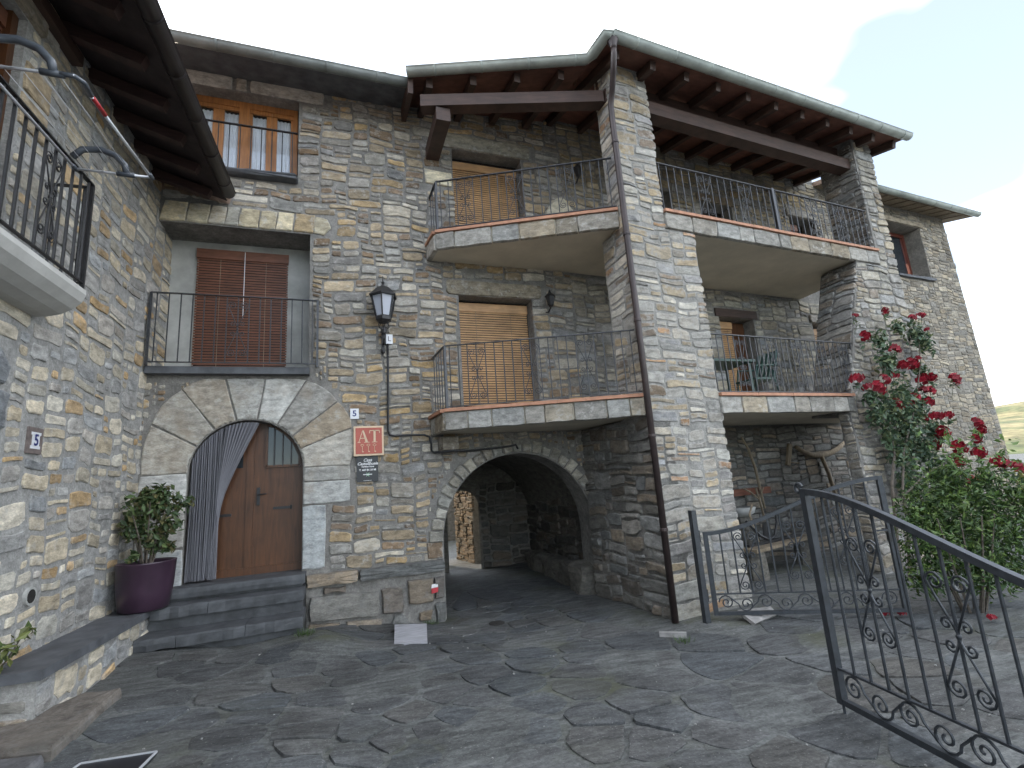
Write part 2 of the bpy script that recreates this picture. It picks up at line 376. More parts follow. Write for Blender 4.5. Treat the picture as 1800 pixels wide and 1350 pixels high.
def pip(P, poly):
    x, y = P[:, 0], P[:, 1]; ins = np.zeros(len(P), bool); n = len(poly)
    for i in range(n):
        x1, y1 = poly[i]; x2, y2 = poly[(i+1) % n]
        c = ((y1 > y) != (y2 > y)) & (x < (x2-x1)*(y-y1)/(y2-y1+1e-12)+x1); ins ^= c
    return ins
def pack(u0, u1, v0, v1, ok, r, cu=.05, cv=.043, wr=(3, 9), hr=(1, 2, 2, 3, 3, 4)):
    nu, nv = int((u1-u0)/cu), int((v1-v0)/cv)
    cu, cv = (u1-u0)/nu, (v1-v0)/nv
    gu, gv = np.meshgrid(u0+np.arange(nu)*cu, v0+np.arange(nv)*cv); good = np.ones((nv, nu), bool)
    for du, dv in ((.1, .1), (.9, .1), (.1, .9), (.9, .9), (.5, .5)):
        good &= ok(np.column_stack([(gu+du*cu).ravel(), (gv+dv*cv).ravel()])).reshape(nv, nu)
    free = good.copy(); res = []
    for j in range(nv):
        i = 0
        while i < nu:
            if not free[j, i]: i += 1; continue
            k = i
            while k < nu and free[j, k] and k-i < 14: k += 1
            w = min(k-i, r.randint(*wr)); 
            if k-i-w in (1, 2) and k-i < 13: w = k-i
            h = r.choice(hr)
            if h >= w: h = max(2, w-1)
            if w <= 2: h = min(h, 3)
            if h == 1 and w < 3: h = 2
            if r.random() < .05: h += 1
            hh = 1
            while hh < h and j+hh < nv and free[j+hh, i:i+w].all(): hh += 1
            if 1 <= nv-(j+hh) <= 0: pass
            free[j:j+hh, i:i+w] = False
            res.append((u0+i*cu, u0+(i+w)*cu, v0+j*cv, v0+(j+hh)*cv)); i += w
    return res
def stones_for(F, u0, u1, v0, v1, ok, pal, r, gap=.012, prot=(.006, .026), seed=0.0, cu=.05, cv=.043, wr=(3, 9), hr=(1, 2, 2, 3, 3, 4), woff=0.0):
    out = []
    for (a, b, c, d) in pack(u0, u1, v0, v1, ok, r, cu, cv, wr, hr):
        g = gap*r.uniform(.5, 1.5)
        if b-a < 2.6*g+.02 or d-c < 2.6*g+.012: continue
        o = rect_outline(a+g, b-g, c+g, d-g, r); o = wave(o, seed)
        p = r.uniform(*prot); cen = F.p((a+b)/2, (c+d)/2); v = cen-CAM; dep = max(.5, v@cCn); cosn = abs(v@F.N)/np.linalg.norm(v)
        out.append(((b-a)*(d-c)*cosn/dep**2, F, o, p, jitcol(pal, r), woff))
    return out
def emit(stones, parent, mat, r, n_ind=300, name='stone', rest='rubble_stones'):
    stones.sort(key=lambda s: -s[0]); rb = MB()
    for i, (a, F, o, p, c, woff) in enumerate(stones):
        pl = (lambda q, F=F, woff=woff: F.pts(q+np.array([0, 0, woff])))
        if i < n_ind:
            mb = MB(); ring_stone(mb, pl, o, p, .016, c, r=r); obj(name, mb, mat, parent)
        else: ring_stone(rb, pl, o, p, .016, c, r=r)
    if rb.n: tag(obj(rest, rb, mat, parent), kind='stuff')
def poly_stone(name, parent, mat, F, pts, p, col, r=rnd, gap=.012, sub=2, jit=.008, inset=.02, woff=0.0, base=-.02):
    P = np.asarray(pts, float); c = P.mean(0); d = c-P; P = P+d/(np.linalg.norm(d, axis=1)[:, None])*gap*1.35
    o = []
    for i in range(len(P)):
        a, b = P[i], P[(i+1) % len(P)]
        for k in range(sub):
            q = a+(b-a)*k/sub
            if k == 0: q = q+(c-q)*.03
            o.append(q+np.array([r.uniform(-jit, jit), r.uniform(-jit, jit)]))
    mb = MB(); ring_stone(mb, lambda q: F.pts(q+np.array([0, 0, woff])), o, p, inset, col, base=base, r=r, tilt=.15)
    return obj(name, mb, mat, parent)
def sheet(mb, F, outline, holes=(), w=0.0, depths=()):
    loops = [outline]+list(holes); vs = [Vector((x, y, 0)) for l in loops for x, y in l]
    tr = tessellate_polygon([[Vector((x, y, 0)) for x, y in l] for l in loops])
    mb.add(F.pts([(v.x, v.y, w) for v in vs]), [tuple(t) for t in tr])
    for h, d in zip(holes, depths):
        n = len(h); a = [(x, y, w) for x, y in h]+[(x, y, w-d) for x, y in h]
        mb.add(F.pts(a), [(i, (i+1) % n, n+(i+1) % n, n+i) for i in range(n)])
    return mb
def rough_box(mb, x0, x1, y0, y1, z0, z1, amp=.02, n=5, seed=1.0, col=None):
    g = np.linspace(0, 1, n+1); lo, hi = np.array([x0, y0, z0]), np.array([x1, y1, z1]); vs, fs = [], []
    for ax in range(3):
        for sd_ in (0, 1):
            k = len(vs)
            for a in g:
                for b_ in g:
                    q = np.zeros(3); q[ax] = sd_; q[(ax+1) % 3] = a; q[(ax+2) % 3] = b_
                    e = q-.5; q = .5+e*(1-.10*(np.sum(np.abs(e)**6)*64 > 1.6))
                    p = lo+q*(hi-lo); s_ = np.array([math.sin(p[1]*9+p[2]*7+seed), math.sin(p[0]*8+p[2]*11+seed*2), math.sin(p[0]*10+p[1]*6+seed*3)])
                    vs.append(p+amp*s_)
            fs += [(k+i*(n+1)+j, k+(i+1)*(n+1)+j, k+(i+1)*(n+1)+j+1, k+i*(n+1)+j+1) for i in range(n) for j in range(n)]
    mb.add(vs, fs, col); return mb
def rect(u0, u1, v0, v1): return [(u0, v0), (u1, v0), (u1, v1), (u0, v1)]
def archpoly(x0, x1, z0, zs, n=20):
    cx, r = (x0+x1)/2, (x1-x0)/2
    return [(x0, z0), (x1, z0)]+[(cx+r*math.cos(t), zs+r*math.sin(t)) for t in np.linspace(0, math.pi, n)]
def inrect(P, u0, u1, v0, v1, m=0.0): return (P[:, 0] > u0-m) & (P[:, 0] < u1+m) & (P[:, 1] > v0-m) & (P[:, 1] < v1+m)

# ================================================================ GROUND
GC = np.array([(1.45, 7.5, 0), (2.7, 7.5, 0), (3.9, 7.5, 0), (4, 5.65, 0), (-.38, 7.5, .16), (-.35, 6.6, .33), (-2, 6.7, .36), (-2, 5, .33), (-1.2, 4.1, .27), (0, 0, .22), (1.1, 3.5, .12), (3.4, 3, .03),
               (4.2, 5.3, 0), (6, 4.2, 0), (8, 5, 0), (8, 2, 0), (3, 1, .1), (2, 6.8, 0), (2.7, 10, .08), (3, 12.5, .1), (-2, 1, .32), (.4, 5.5, .15), (6.5, 7, .06), (12, 4, -.1), (0.6, 6.9, .07), (-8, 3, .4), (4, -6, .1), (14, -4, -.3), (-6, 14, .3), (8, 14, 0)], float)
def gz(x, y):
    x, y = np.asarray(x, float), np.asarray(y, float)
    d2 = (x[..., None]-GC[:, 0])**2+(y[..., None]-GC[:, 1])**2+.12
    w = 1/d2**1.6; z = (w*GC[:, 2]).sum(-1)/w.sum(-1)
    far = np.clip((np.hypot(x-3, y-4)-14)/60, 0, 1)
    return z*(1-far)+far*(-3.0)
def gz1(x, y): return float(gz(np.array([x]), np.array([y]))[0])
def axis(lo, hi, step, far):
    a = list(np.arange(lo, hi+1e-6, step)); s = step; p = a[-1]; q = a[0]; r = []; l = []
    while p < far: s *= 1.35; p += s; r.append(p)
    s = step
    while q > -far: s *= 1.35; q -= s; l.append(q)
    return np.array(l[::-1]+a+r)
gx, gy = axis(-3.5, 9.5, .12, 2500), axis(-1.0, 13.5, .12, 2500)
GX, GY = np.meshgrid(gx, gy); GZ = gz(GX, GY)
near = (np.hypot(GX-3, GY-4) < 14)
GZ = GZ+near*.008*(np.sin(GX*3.1+GY*1.3)+np.sin(GY*4.3-GX*2.1))
nx, ny = len(gx), len(gy)
gmb = MB(); gmb.add(np.column_stack([GX.ravel(), GY.ravel(), GZ.ravel()]), [(j*nx+i, j*nx+i+1, (j+1)*nx+i+1, (j+1)*nx+i) for j in range(ny-1) for i in range(nx-1)])
ground = obj('ground', gmb, M_GROUND, smooth=True, base=(0, 0, 0)); tag(ground, 'dark slate paved courtyard ground with mortar between flagstones', kind='structure'); 

# flagstones (Voronoi cells of jittered seeds)
fr = random.Random(21)
def clip(poly, a, n):                       # keep the side where (p-a).n <= 0
    out = []; L_ = len(poly)
    for i in range(L_):
        p, q = poly[i], poly[(i+1) % L_]; dp, dq = (p-a)@n, (q-a)@n
        if dp <= 0: out.append(p)
        if dp*dq < 0: out.append(p+(q-p)*dp/(dp-dq))
    return out
seeds = []
for _ in range(9000):
    x, y = fr.uniform(-2.6, 7.4), fr.uniform(1.6, 8.3)
    if x*.93-y*.36 > 6.2: continue
    dmin = .23+.17*(math.sin(x*1.3+1)*math.sin(y*1.1)+1)/2+(.16 if x > 2.8 else 0)
    if y < 4.3: dmin *= .9
    if all((x-a)**2/1.5+(y-b)**2 > dmin**2 for a, b in seeds): seeds.append((x, y))
    if len(seeds) > 420: break
S = np.array(seeds)
PAL_F = [(3, (.083, .086, .087)), (2, (.078, .081, .083)), (1.0, (.086, .086, .083)), (.5, (.09, .093, .094)), (.2, (.084, .081, .076))]
flags = []
for i, s in enumerate(S):
    poly = [np.array(q) for q in ((s[0]-.9, s[1]-.9), (s[0]+.9, s[1]-.9), (s[0]+.9, s[1]+.9), (s[0]-.9, s[1]+.9))]
    for j in np.argsort(((S-s)**2).sum(1))[1:16]:
        n = S[j]-s; poly = clip(poly, (S[j]+s)/2, n)
        if len(poly) < 3: break
    if len(poly) < 3: continue
    P = np.array(poly); c = P.mean(0)
    if c[1] > 7.35 and not (1.5 < c[0] < 3.8): continue
    if c[0] < -1.8 and c[1] > 4.8: continue
    if c[1] > 6.5 and c[0] < -.3: continue
    if ((P[:, 0] > 3.75) & (P[:, 1] > 5.4)).any(): continue
    a = .5*abs(np.dot(P[:, 0], np.roll(P[:, 1], 1))-np.dot(P[:, 1], np.roll(P[:, 0], 1)))
    flags.append((a/(.3+np.hypot(*c))**2.5, P))
flags.sort(key=lambda f: -f[0]); rest = MB()
for k, (a, P) in enumerate(flags):
    c = P.mean(0); d = c-P; g = fr.uniform(.010, .026)
    Q = P+d/np.linalg.norm(d, axis=1)[:, None]*g*1.3; o = []
    for i in range(len(Q)):
        p, q = Q[i], Q[(i+1) % len(Q)]; l = np.linalg.norm(q-p); ns = 1 if l < .08 else (2 if l < .25 else 3)
        for t in range(ns):
            w = p+(q-p)*t/ns
            if t == 0: w = w+(c-w)*.07
            o.append(w+np.array([fr.uniform(-.012, .012), fr.uniform(-.012, .012)]))
    hgt = fr.uniform(.002, .009); lift = .004
    def pl(q, lift=lift): return np.column_stack([q[:, 0], q[:, 1], gz(q[:, 0], q[:, 1])+q[:, 2]+lift])
    mb = MB() if k < 300 else rest
    ring_stone(mb, pl, o, hgt, .02, jitcol(PAL_F, fr, .45), base=-.03, r=fr, tilt=.5)
    if k < 300: obj('flagstone', mb, M_FLAG, ground)
if rest.n: tag(obj('small_flagstones', rest, M_FLAG, ground), kind='stuff')
# loose pale grit on the paving
gb = MB()
for _ in range(120):
    x, y = fr.uniform(-1.5, 6.5), fr.uniform(2, 7.2)
    if (x > 3.7 and y > 5.4) or (y > 6.3 and x < -.2): continue
    s = fr.uniform(.003, .008); z = gz1(x, y)+.016
    a = fr.uniform(0, 3)
    obox(gb, (x, y, z), (s*math.cos(a), s*math.sin(a), 0), (-s*.7*math.sin(a), s*.7*math.cos(a), 0), (0, 0, s*.5))
tag(obj('loose_grit', gb, M_MORTAR_L), 'pale grit scattered over the dark courtyard paving', 'grit', kind='stuff')

# far hillside
hx = np.linspace(350, 2300, 60); hy = np.linspace(-900, 1500, 60); HX, HY = np.meshgrid(hx, hy)
HZ = -6+66*np.clip((np.hypot(HX, HY)-520)/420, 0, 1)**1.3+9*np.sin(HX*.011+HY*.006)+5*np.sin(HY*.021)+26*np.clip((np.hypot(HX, HY)-1000)/700, 0, 1)
hb = MB(); hb.add(np.column_stack([HX.ravel(), HY.ravel(), HZ.ravel()]), [(j*60+i, j*60+i+1, (j+1)*60+i+1, (j+1)*60+i) for j in range(59) for i in range(59)])
tag(obj('hills', hb, M_HILL, smooth=True, base=(1000, 300, -6)), 'sunlit hillside fields far beyond the tower', kind='structure')

# ================================================================ MAIN HOUSE
r1 = random.Random(3)
house = thing('stone_house', (.8, 7.5, 0), 'central rubble stone house with arched wooden door, passage arch and balconies', 'house')
FM = Frame((0, 7.5), 0); FR = Frame((4.0, 5.65), 3.7); FB = Frame((3.95, 7.5), 3.7)
FS = Frame((3.95, 7.5), -90)               # passage / pier side, normal -x
DOOR = archpoly(-1.83, -.46, .88, 2.245); PASS = archpoly(1.46, 3.94, -.4, 1.06, 28)
REC = rect(-2.39, -.40, 3.63, 5.77); WIN = rect(-2.2, -.59, 6.66, 8.07); LDO = rect(1.87, 3.17, 2.93, 4.93); UDO = rect(1.88, 3.17, 5.79, 7.66)
holes = [DOOR, PASS, REC, WIN, LDO, UDO]
wm = MB(); sheet(wm, FM, rect(-2.6, 3.98, -.45, 8.62), holes, 0, (.34, .5, .56, .26, .3, .3))
facade = obj('facade_wall', wm, M_MORTAR, house)
def okM(P):
    g = inrect(P, -2.5, 3.96, .0, 8.6)
    for h in holes[2:]: u = [q[0] for q in h]; v = [q[1] for q in h]; g &= ~inrect(P, min(u), max(u), min(v), max(v), .004)
    cx, cz = P[:, 0]+1.145, P[:, 1]-2.245
    g &= ~((np.hypot(cx, cz) < 1.36) & (cz > 0)) & ~inrect(P, -2.6, -.15, .0, 2.25) & ~inrect(P, -.16, .18, 1.73, 2.25)
    g &= ~((np.hypot(cx, cz) < 1.5) & (cz > .05) & (cx > .6))
    g &= ~((np.hypot(P[:, 0]-2.70, P[:, 1]-1.06) < 1.47) & (P[:, 1] > 1.06)) & ~inrect(P, 1.40, 3.98, -.5, 1.08)
    g &= ~inrect(P, -2.6, -.05, 5.77, 6.11) & ~inrect(P, -2.6, -.36, 3.5, 3.66) & ~inrect(P, -2.6, -.12, 8.07, 8.32) & ~inrect(P, -2.6, -.55, 6.56, 6.68)
    g &= ~inrect(P, 1.62, 3.4, 4.93, 5.2) & ~inrect(P, 1.62, 3.4, 7.66, 7.95) & ~inrect(P, -.41, 1.5, -.5, .83)
    g &= ~inrect(P, 1.36, 1.88, 6.86, 7.22)
    return g
st = stones_for(FM, -2.5, 3.96, .83, 8.6, okM, PAL_M, r1, seed=1.0, cu=.052, cv=.040, wr=(3, 9), hr=(1, 2, 2, 3, 3, 3, 4, 5))
emit(st, facade, M_STONE, r1, 300)
VS = lambda pts, pal, p=.03, nm='voussoir', **k: poly_stone(nm, facade, M_DRESS if pal is PAL_BIG else M_STONE, FM, pts, p, jitcol(pal, r1), r1, **k)
# entrance arch voussoirs
cx, cz, ri = -1.145, 2.245, .685
angs = [0, 22, 39, 60, 82, 103, 126, 150, 180]; ro = [1.32, 1.46, 1.50, 1.45, 1.36, 1.36, 1.40, 1.32, 1.24]
for i in range(8):
    a0, a1 = R_(angs[i]), R_(angs[i+1]); inner = [(cx+ri*math.cos(t), cz+ri*math.sin(t)) for t in np.linspace(a1, a0, 5)]
    o0, o1 = ro[i], ro[i+1]
    outer = [(max(-2.36, cx+o*math.cos(t)), min(3.52, cz+o*math.sin(t))) for o, t in ((o0, a0), ((o0+o1)/2*1.02, (a0+a1)/2), (o1, a1))]
    VS(outer+inner, PAL_BIG, .022, sub=2, jit=.006, gap=.007)
for (u0, u1, v0, v1) in ((-.46, -.16, .88, 1.74), (-.46, .17, 1.74, 2.05), (-.46, .17, 2.05, 2.25), (-2.37, -1.83, .62, 1.32), (-2.37, -1.83, 1.32, 1.86), (-2.37, -1.83, 1.86, 2.25)):
    VS(rect(u0, u1, v0, v1), [(1, (.50, .495, .475))] if u0 < -1 else ([(1, (.33, .335, .325))] if v0 < 1 else PAL_BIG), .022, 'jamb_stone', sub=3, jit=.006, gap=.006)
# flat arch over recess, yellow stones
us = [-2.37, -2.06, -1.78, -1.57, -1.40, -1.13, -.90, -.66, -.37]
for i in range(8): VS([(us[i], 5.775), (us[i+1]+.02, 5.775), (us[i+1]+.05, 6.1), (us[i]+.05, 6.1)], PAL_YEL, .024, 'lintel_stone', gap=.009)
VS([(-.37, 5.78), (-.2, 5.75), (-.08, 5.9), (-.14, 6.06), (-.34, 6.1)], PAL_YEL, .024, 'lintel_stone')
for a, b in ((-2.5, -1.52), (-1.5, -1.33), (-1.31, -.2)): VS(rect(a, b, 8.075, 8.31), PAL_BIG, .03, 'lintel_stone', sub=4)
# big dressed blocks beside the upper balcony door and lintels of the balcony doors
VS([(1.38, 6.90), (1.87, 6.88), (1.87, 7.16), (1.36, 7.2)], PAL_YEL, .03, 'quoin_stone')
for z0, z1 in ((4.935, 5.19), (7.665, 7.94)): VS([(1.66, z0), (3.36, z0), (3.38, z1), (1.64, z1)], [(1, (.25, .22, .17))], .03, 'lintel_stone', sub=5)
# passage arch voussoirs
na = 25; ta = [math.pi*(i/na) for i in range(na+1)]
for i in range(na):
    a, b = ta[i], ta[i+1]; q = r1.uniform(1.40, 1.48)
    VS([(2.70+q*math.cos(a), 1.06+q*math.sin(a)), (2.70+q*math.cos(b), 1.06+q*math.sin(b)), (2.70+1.24*math.cos(b), 1.06+1.24*math.sin(b)), (2.70+1.24*math.cos(a), 1.06+1.24*math.sin(a))], [(2, (.36, .34, .29)), (1, (.30, .27, .22))], r1.uniform(.03, .055), gap=.012, sub=2)
# plinth of dark blocks left of the passage
FP = Frame((0, 7.42), 0)
pm = MB(); fbox(pm, FM, -.395, 1.44, -.4, .70, -.3, .06)
plinth = obj('plinth', pm, M_MORTAR, house)
for pts in ([(-.38, .25), (.52, .20), (.55, .53), (-.38, .56)], [(.55, .22), (.86, .2), (.86, .55), (.55, .55)], [(.90, .28), (1.28, .26), (1.28, .62), (.90, .62)], [(1.28, .30), (1.43, .3), (1.43, .62), (1.28, .62)], [(.62, .0), (1.0, -.02), (.86, .2), (.72, .2)], [(1.05, .05), (1.24, .04), (1.26, .18), (1.06, .18)],
            [(1.28, -.05), (1.44, -.05), (1.44, .27), (1.28, .27)], [(-.38, .08), (.0, .06), (.05, .21), (-.38, .23)], [(.04, .05), (.55, .0), (.6, .17), (.1, .2)], [(-.2, .58), (.12, .57), (.12, .65), (-.2, .65)]):
    poly_stone('plinth_stone', plinth, M_STONE_D, FM, pts, r1.uniform(.04, .075), jitcol(PAL_D, r1), r1, woff=.06, sub=3, jit=.012, gap=.01)
for a, b in ((-.40, .26), (.27, 1.45)):
    poly_stone('plinth_slab', plinth, M_STONE_D, FM, rect(a, b, .68, .83), .11, jitcol(PAL_D, r1), r1, woff=.04, sub=5, jit=.008, gap=.003, inset=.012)
# passage jamb, left
for v0, v1 in ((.84, 1.08),): VS(rect(1.2, 1.45, v0, v1), PAL_M, .03, 'jamb_stone')
# recess interior
rb = MB(); sheet(rb, FM, rect(-2.6, -.3, 3.4, 5.95), (), -.56)
obj('recess_wall', rb, M_RENDER, house)
lb = MB(); fbox(lb, FM, -2.36, -.385, 3.55, 3.645, -.55, .13); obj('recess_ledge', lb, M_SLATE, house)

# pier masses -----------------------------------------------------------------
def solid(mb, F, u0, u1, v0, v1, d, du=0.0):   # prism from front face back by d (frame F)
    fbox(mb, F, u0, u1, v0, v1, -d, 0)
r2 = random.Random(11); piers = []
def face(name, boxes, faces, mat, pal, nind, rr, stone='stone', mortar=M_MORTAR, **kw):
    mb = MB()
    for b in boxes: fbox(mb, *b)
    w = obj(name, mb, mortar, house); s = []
    for (F, u0, u1, v0, v1) in faces: s += stones_for(F, u0, u1, v0, v1, lambda P: np.ones(len(P), bool), pal, rr, seed=rr.uniform(0, 9), **kw)
    emit(s, w, mat, rr, nind, stone); return w
def side(F, u, d0=0.0): p = F.p(u, 0, -d0); return Frame((p[0], p[1]), F.ang-90)
S0 = lambda: None
# left pier: bottom block, middle, top
FSl = Frame(FR.p(0, 0, -1.85)[:2], 3.7-90)
face('pier', [(FR, 0, 1.25, -.4, 2.62, -1.86, 0), (FR, 0, 1.25, 2.62, 5.46, -.66, 0), (FR, 0, .70, 5.46, 8.25, -.40, 0)],
     [(FR, -.028, 1.285, .0, 5.46), (FR, -.028, .735, 5.46, 8.2), (Frame(FR.p(0, 0, -.66)[:2], -86.3), 0, .66, 2.62, 5.46), (Frame(FR.p(0, 0, -.40)[:2], -86.3), 0, .4, 5.46, 8.2)],
     M_PIER, [(3, (.33, .305, .265)), (1.2, (.28, .27, .26)), (3.0, (.38, .31, .215)), (1.8, (.46, .425, .36)), (.25, (.36, .23, .14)), (.8, (.24, .19, .145))], 300, r2, mortar=M_MORTAR_P, prot=(.003, .018), cu=.065, cv=.045, wr=(3, 8), hr=(1, 2, 2, 3, 3, 4, 5))
# passage side face of the pier: darker big stones
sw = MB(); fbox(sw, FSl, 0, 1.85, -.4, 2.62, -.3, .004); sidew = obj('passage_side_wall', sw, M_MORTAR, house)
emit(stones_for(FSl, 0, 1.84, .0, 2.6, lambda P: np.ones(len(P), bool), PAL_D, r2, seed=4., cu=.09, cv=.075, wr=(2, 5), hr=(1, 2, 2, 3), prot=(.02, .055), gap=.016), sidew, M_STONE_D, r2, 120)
# right pier
def quad_prism(mb, F, pts, d, w=0.0):
    n = len(pts); a = [(u, v, w) for u, v in pts]+[(u, v, w-d) for u, v in pts]
    mb.add(F.pts(a), [tuple(range(n)), tuple(range(2*n-1, n-1, -1))]+[(i, (i+1) % n, n+(i+1) % n, n+i) for i in range(n)])
rp = MB(); quad_prism(rp, FR, [(4.12, -.4), (6.42, -.4), (6.42, 2.6), (4.12, 2.6)], .20); quad_prism(rp, FR, [(4.12, 2.6), (6.42, 2.6), (6.42, 5.46), (5.18, 5.46), (4.6, 3.9)], .70); fbox(rp, FR, 5.87, 6.42, 5.46, 8.3, -.72, 0)
rpier = obj('pier', rp, M_MORTAR, house)
def okRP(P):
    u, v = P[:, 0], P[:, 1]; lim = np.where(v < 2.6, 4.13, np.where(v < 5.46, 4.13+(v-2.6)*.37, 5.88)); return (u > lim-.03) & (u < 6.45)
s = stones_for(FR, 4.08, 6.45, .0, 8.2, okRP, [(3, (.33, .30, .245)), (2, (.30, .29, .27)), (1.4, (.38, .33, .25)), (1, (.25, .21, .17))], r2, seed=6., cu=.06, cv=.05, prot=(.01, .03))
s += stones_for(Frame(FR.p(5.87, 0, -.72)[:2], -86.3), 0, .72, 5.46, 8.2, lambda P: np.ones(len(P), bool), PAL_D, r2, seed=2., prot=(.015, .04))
s += stones_for(Frame(FR.p(4.12, 0, -.20)[:2], -86.3), 0, .20, 0, 2.6, lambda P: np.ones(len(P), bool), PAL_T, r2, seed=2.)
# slanted inner jamb between the slabs
class SlF:
    def __init__(s): s.N = -FR.U
    def p(s, u, v, w=0): return FR.p(4.12+(v-2.6)*.37-w, v, u-.70)
    def pts(s, a): a = np.asarray(a); return np.array([s.p(*q) for q in a])
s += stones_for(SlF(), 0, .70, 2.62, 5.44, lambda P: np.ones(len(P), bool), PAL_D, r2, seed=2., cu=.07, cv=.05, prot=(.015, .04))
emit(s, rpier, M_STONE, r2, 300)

# loggia back wall -------------------------------------------------------------
r3 = random.Random(17)
BW = {'lo1': (3.45, 4.42, 2.93, 4.9), 'lo2': (6.27, 7.15, 2.93, 4.93), 'u1': (1.7, 2.62, 5.79, 7.6), 'u2': (3.45, 4.34, 5.79, 7.53), 'u3': (6.18, 7.06, 5.79, 7.6), 'n': (2.35, 2.98, 1.45, 2.42)}
bh = [rect(*v) for v in BW.values()]
wb = MB(); sheet(wb, FB, rect(-.02, 7.3, -.45, 8.95), bh, 0, (.32, .32, .3, .3, .32, .25)); back = obj('loggia_back_wall', wb, M_MORTAR, house)
def okB(P):
    g = np.ones(len(P), bool)
    for v in BW.values(): g &= ~inrect(P, *v, .01)
    for k in ('lo1', 'lo2', 'u2', 'u3'): a = BW[k]; g &= ~inrect(P, a[0]-.12, a[1]+.12, a[3], a[3]+.18)
    return g
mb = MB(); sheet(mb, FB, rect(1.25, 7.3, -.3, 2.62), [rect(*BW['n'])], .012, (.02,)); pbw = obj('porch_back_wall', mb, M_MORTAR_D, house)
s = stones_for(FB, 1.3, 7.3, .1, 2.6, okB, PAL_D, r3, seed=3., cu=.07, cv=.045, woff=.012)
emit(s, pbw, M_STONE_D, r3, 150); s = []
s += stones_for(FB, .0, 7.3, 2.9, 5.45, okB, [(3, (.34, .31, .25)), (2, (.28, .28, .27)), (1, (.40, .37, .30))], r3, seed=5., cu=.06, cv=.05)
s += stones_for(FB, .0, 7.3, 5.75, 8.8, okB, [(3, (.33, .28, .20)), (2, (.27, .26, .24)), (1, (.38, .30, .18))], r3, seed=7., cu=.06, cv=.05)
emit(s, back, M_STONE_T, r3, 260)
for k, m_ in (('lo1', M_BEAM), ('u2', M_STICK)):
    a = BW[k]; mb = MB(); fbox(mb, FB, a[0]-.1, a[1]+.1, a[3]+.005, a[3]+.17, -.1, .03); obj('wooden_lintel', mb, m_, back)
for k in ('lo2', 'u3'):
    a = BW[k]; poly_stone('lintel_stone', back, M_STONE_T, FB, rect(a[0]-.1, a[1]+.1, a[3]+.005, a[3]+.19), .05, (.30, .28, .25), r3, sub=4)
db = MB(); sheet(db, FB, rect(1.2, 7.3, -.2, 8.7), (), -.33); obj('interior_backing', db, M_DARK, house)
M_PANE, _t, _b = _mat('clear_pane')
_o = [n for n in _t.nodes if n.type == 'OUTPUT_MATERIAL'][0]; _tr = _t.nodes.new('ShaderNodeBsdfTransparent'); _gl = _t.nodes.new('ShaderNodeBsdfGlossy'); _gl.inputs['Roughness'].default_value = .03
_fr = _t.nodes.new('ShaderNodeFresnel'); _fr.inputs[0].default_value = 1.5; _mx = _t.nodes.new('ShaderNodeMixShader'); _t.links.new(_fr.outputs[0], _mx.inputs[0]); _t.links.new(_tr.outputs[0], _mx.inputs[1]); _t.links.new(_gl.outputs[0], _mx.inputs[2]); _t.links.new(_mx.outputs[0], _o.inputs[0])

# ---------------------------------------------------------------- balcony slabs
def hprism(mb, xy, z0, z1):
    n = len(xy); vs = [(x, y, z0) for x, y in xy]+[(x, y, z1) for x, y in xy]
    tr = tessellate_polygon([[Vector((x, y, 0)) for x, y in xy]])
    mb.add(vs, [tuple(t) for t in tr]+[tuple(i+n for i in t) for t in tr]+[(i, (i+1) % n, n+(i+1) % n, n+i) for i in range(n)]); return mb
P2 = lambda v: (float(v[0]), float(v[1]))
UPX = [(1.40, 7.49), (1.44, 7.04), (3.98, 5.82), P2(FR.p(.66, 0, -.02)), P2(FR.p(5.90, 0, -.02)), P2(FB.p(6.03, 0, .01))]
LOX = [(1.36, 7.49), (1.41, 6.79), (3.97, 5.74), P2(FR.p(1.2, 0, -.02)), P2(FR.p(4.6, 0, -.02)), P2(FB.p(6.6, 0, .01))]
def balcony(XY, z0, z1, r, u_front):
    mb = MB(); hprism(mb, XY, z0+.03, z1); slab = obj('balcony', mb, M_PLASTER, house)
    segs = [(XY[0], XY[1]), (XY[1], XY[2])]+[(P2(FR.p(u_front[0], 0)), P2(FR.p(u_front[1], 0)))]
    for a, b in segs:
        a, b = np.array(a), np.array(b); l = np.linalg.norm(b-a); F = Frame(a, math.degrees(math.atan2(b[1]-a[1], b[0]-a[0])))
        u = 0
        while u < l-.02:
            w = min(l-u, r.uniform(.24, .62)); 
            if l-u-w < .15: w = l-u
            poly_stone('edge_stone', slab, M_STONE, F, rect(u, u+w, z0, z1), .035, jitcol([(3, (.31, .295, .265)), (1, (.30, .26, .20))], r), r, gap=.003, sub=3, jit=.006, inset=.012, base=-.03); u += w
        n = max(1, int(l/.36)); tl = l/n
        for i in range(n):
            t = MB(); fbox(t, F, i*tl+.002, (i+1)*tl-.002, z1+.003, z1+.048, -.28, .06+r.uniform(-.004, .004)); obj('edge_tile', t, M_TERRA, slab)
    return slab
rb_ = random.Random(5)
bal_up = balcony(UPX, 5.46, 5.73, rb_, (.70, 5.87)); bal_lo = balcony(LOX, 2.61, 2.87, rb_, (1.25, 4.25))
# corbel below the lower balcony
poly_stone('corbel', facade, M_STONE, FM, rect(1.42, 1.72, 2.36, 2.6), .28, (.24, .21, .17), rb_, gap=.004, inset=.03, jit=.012)

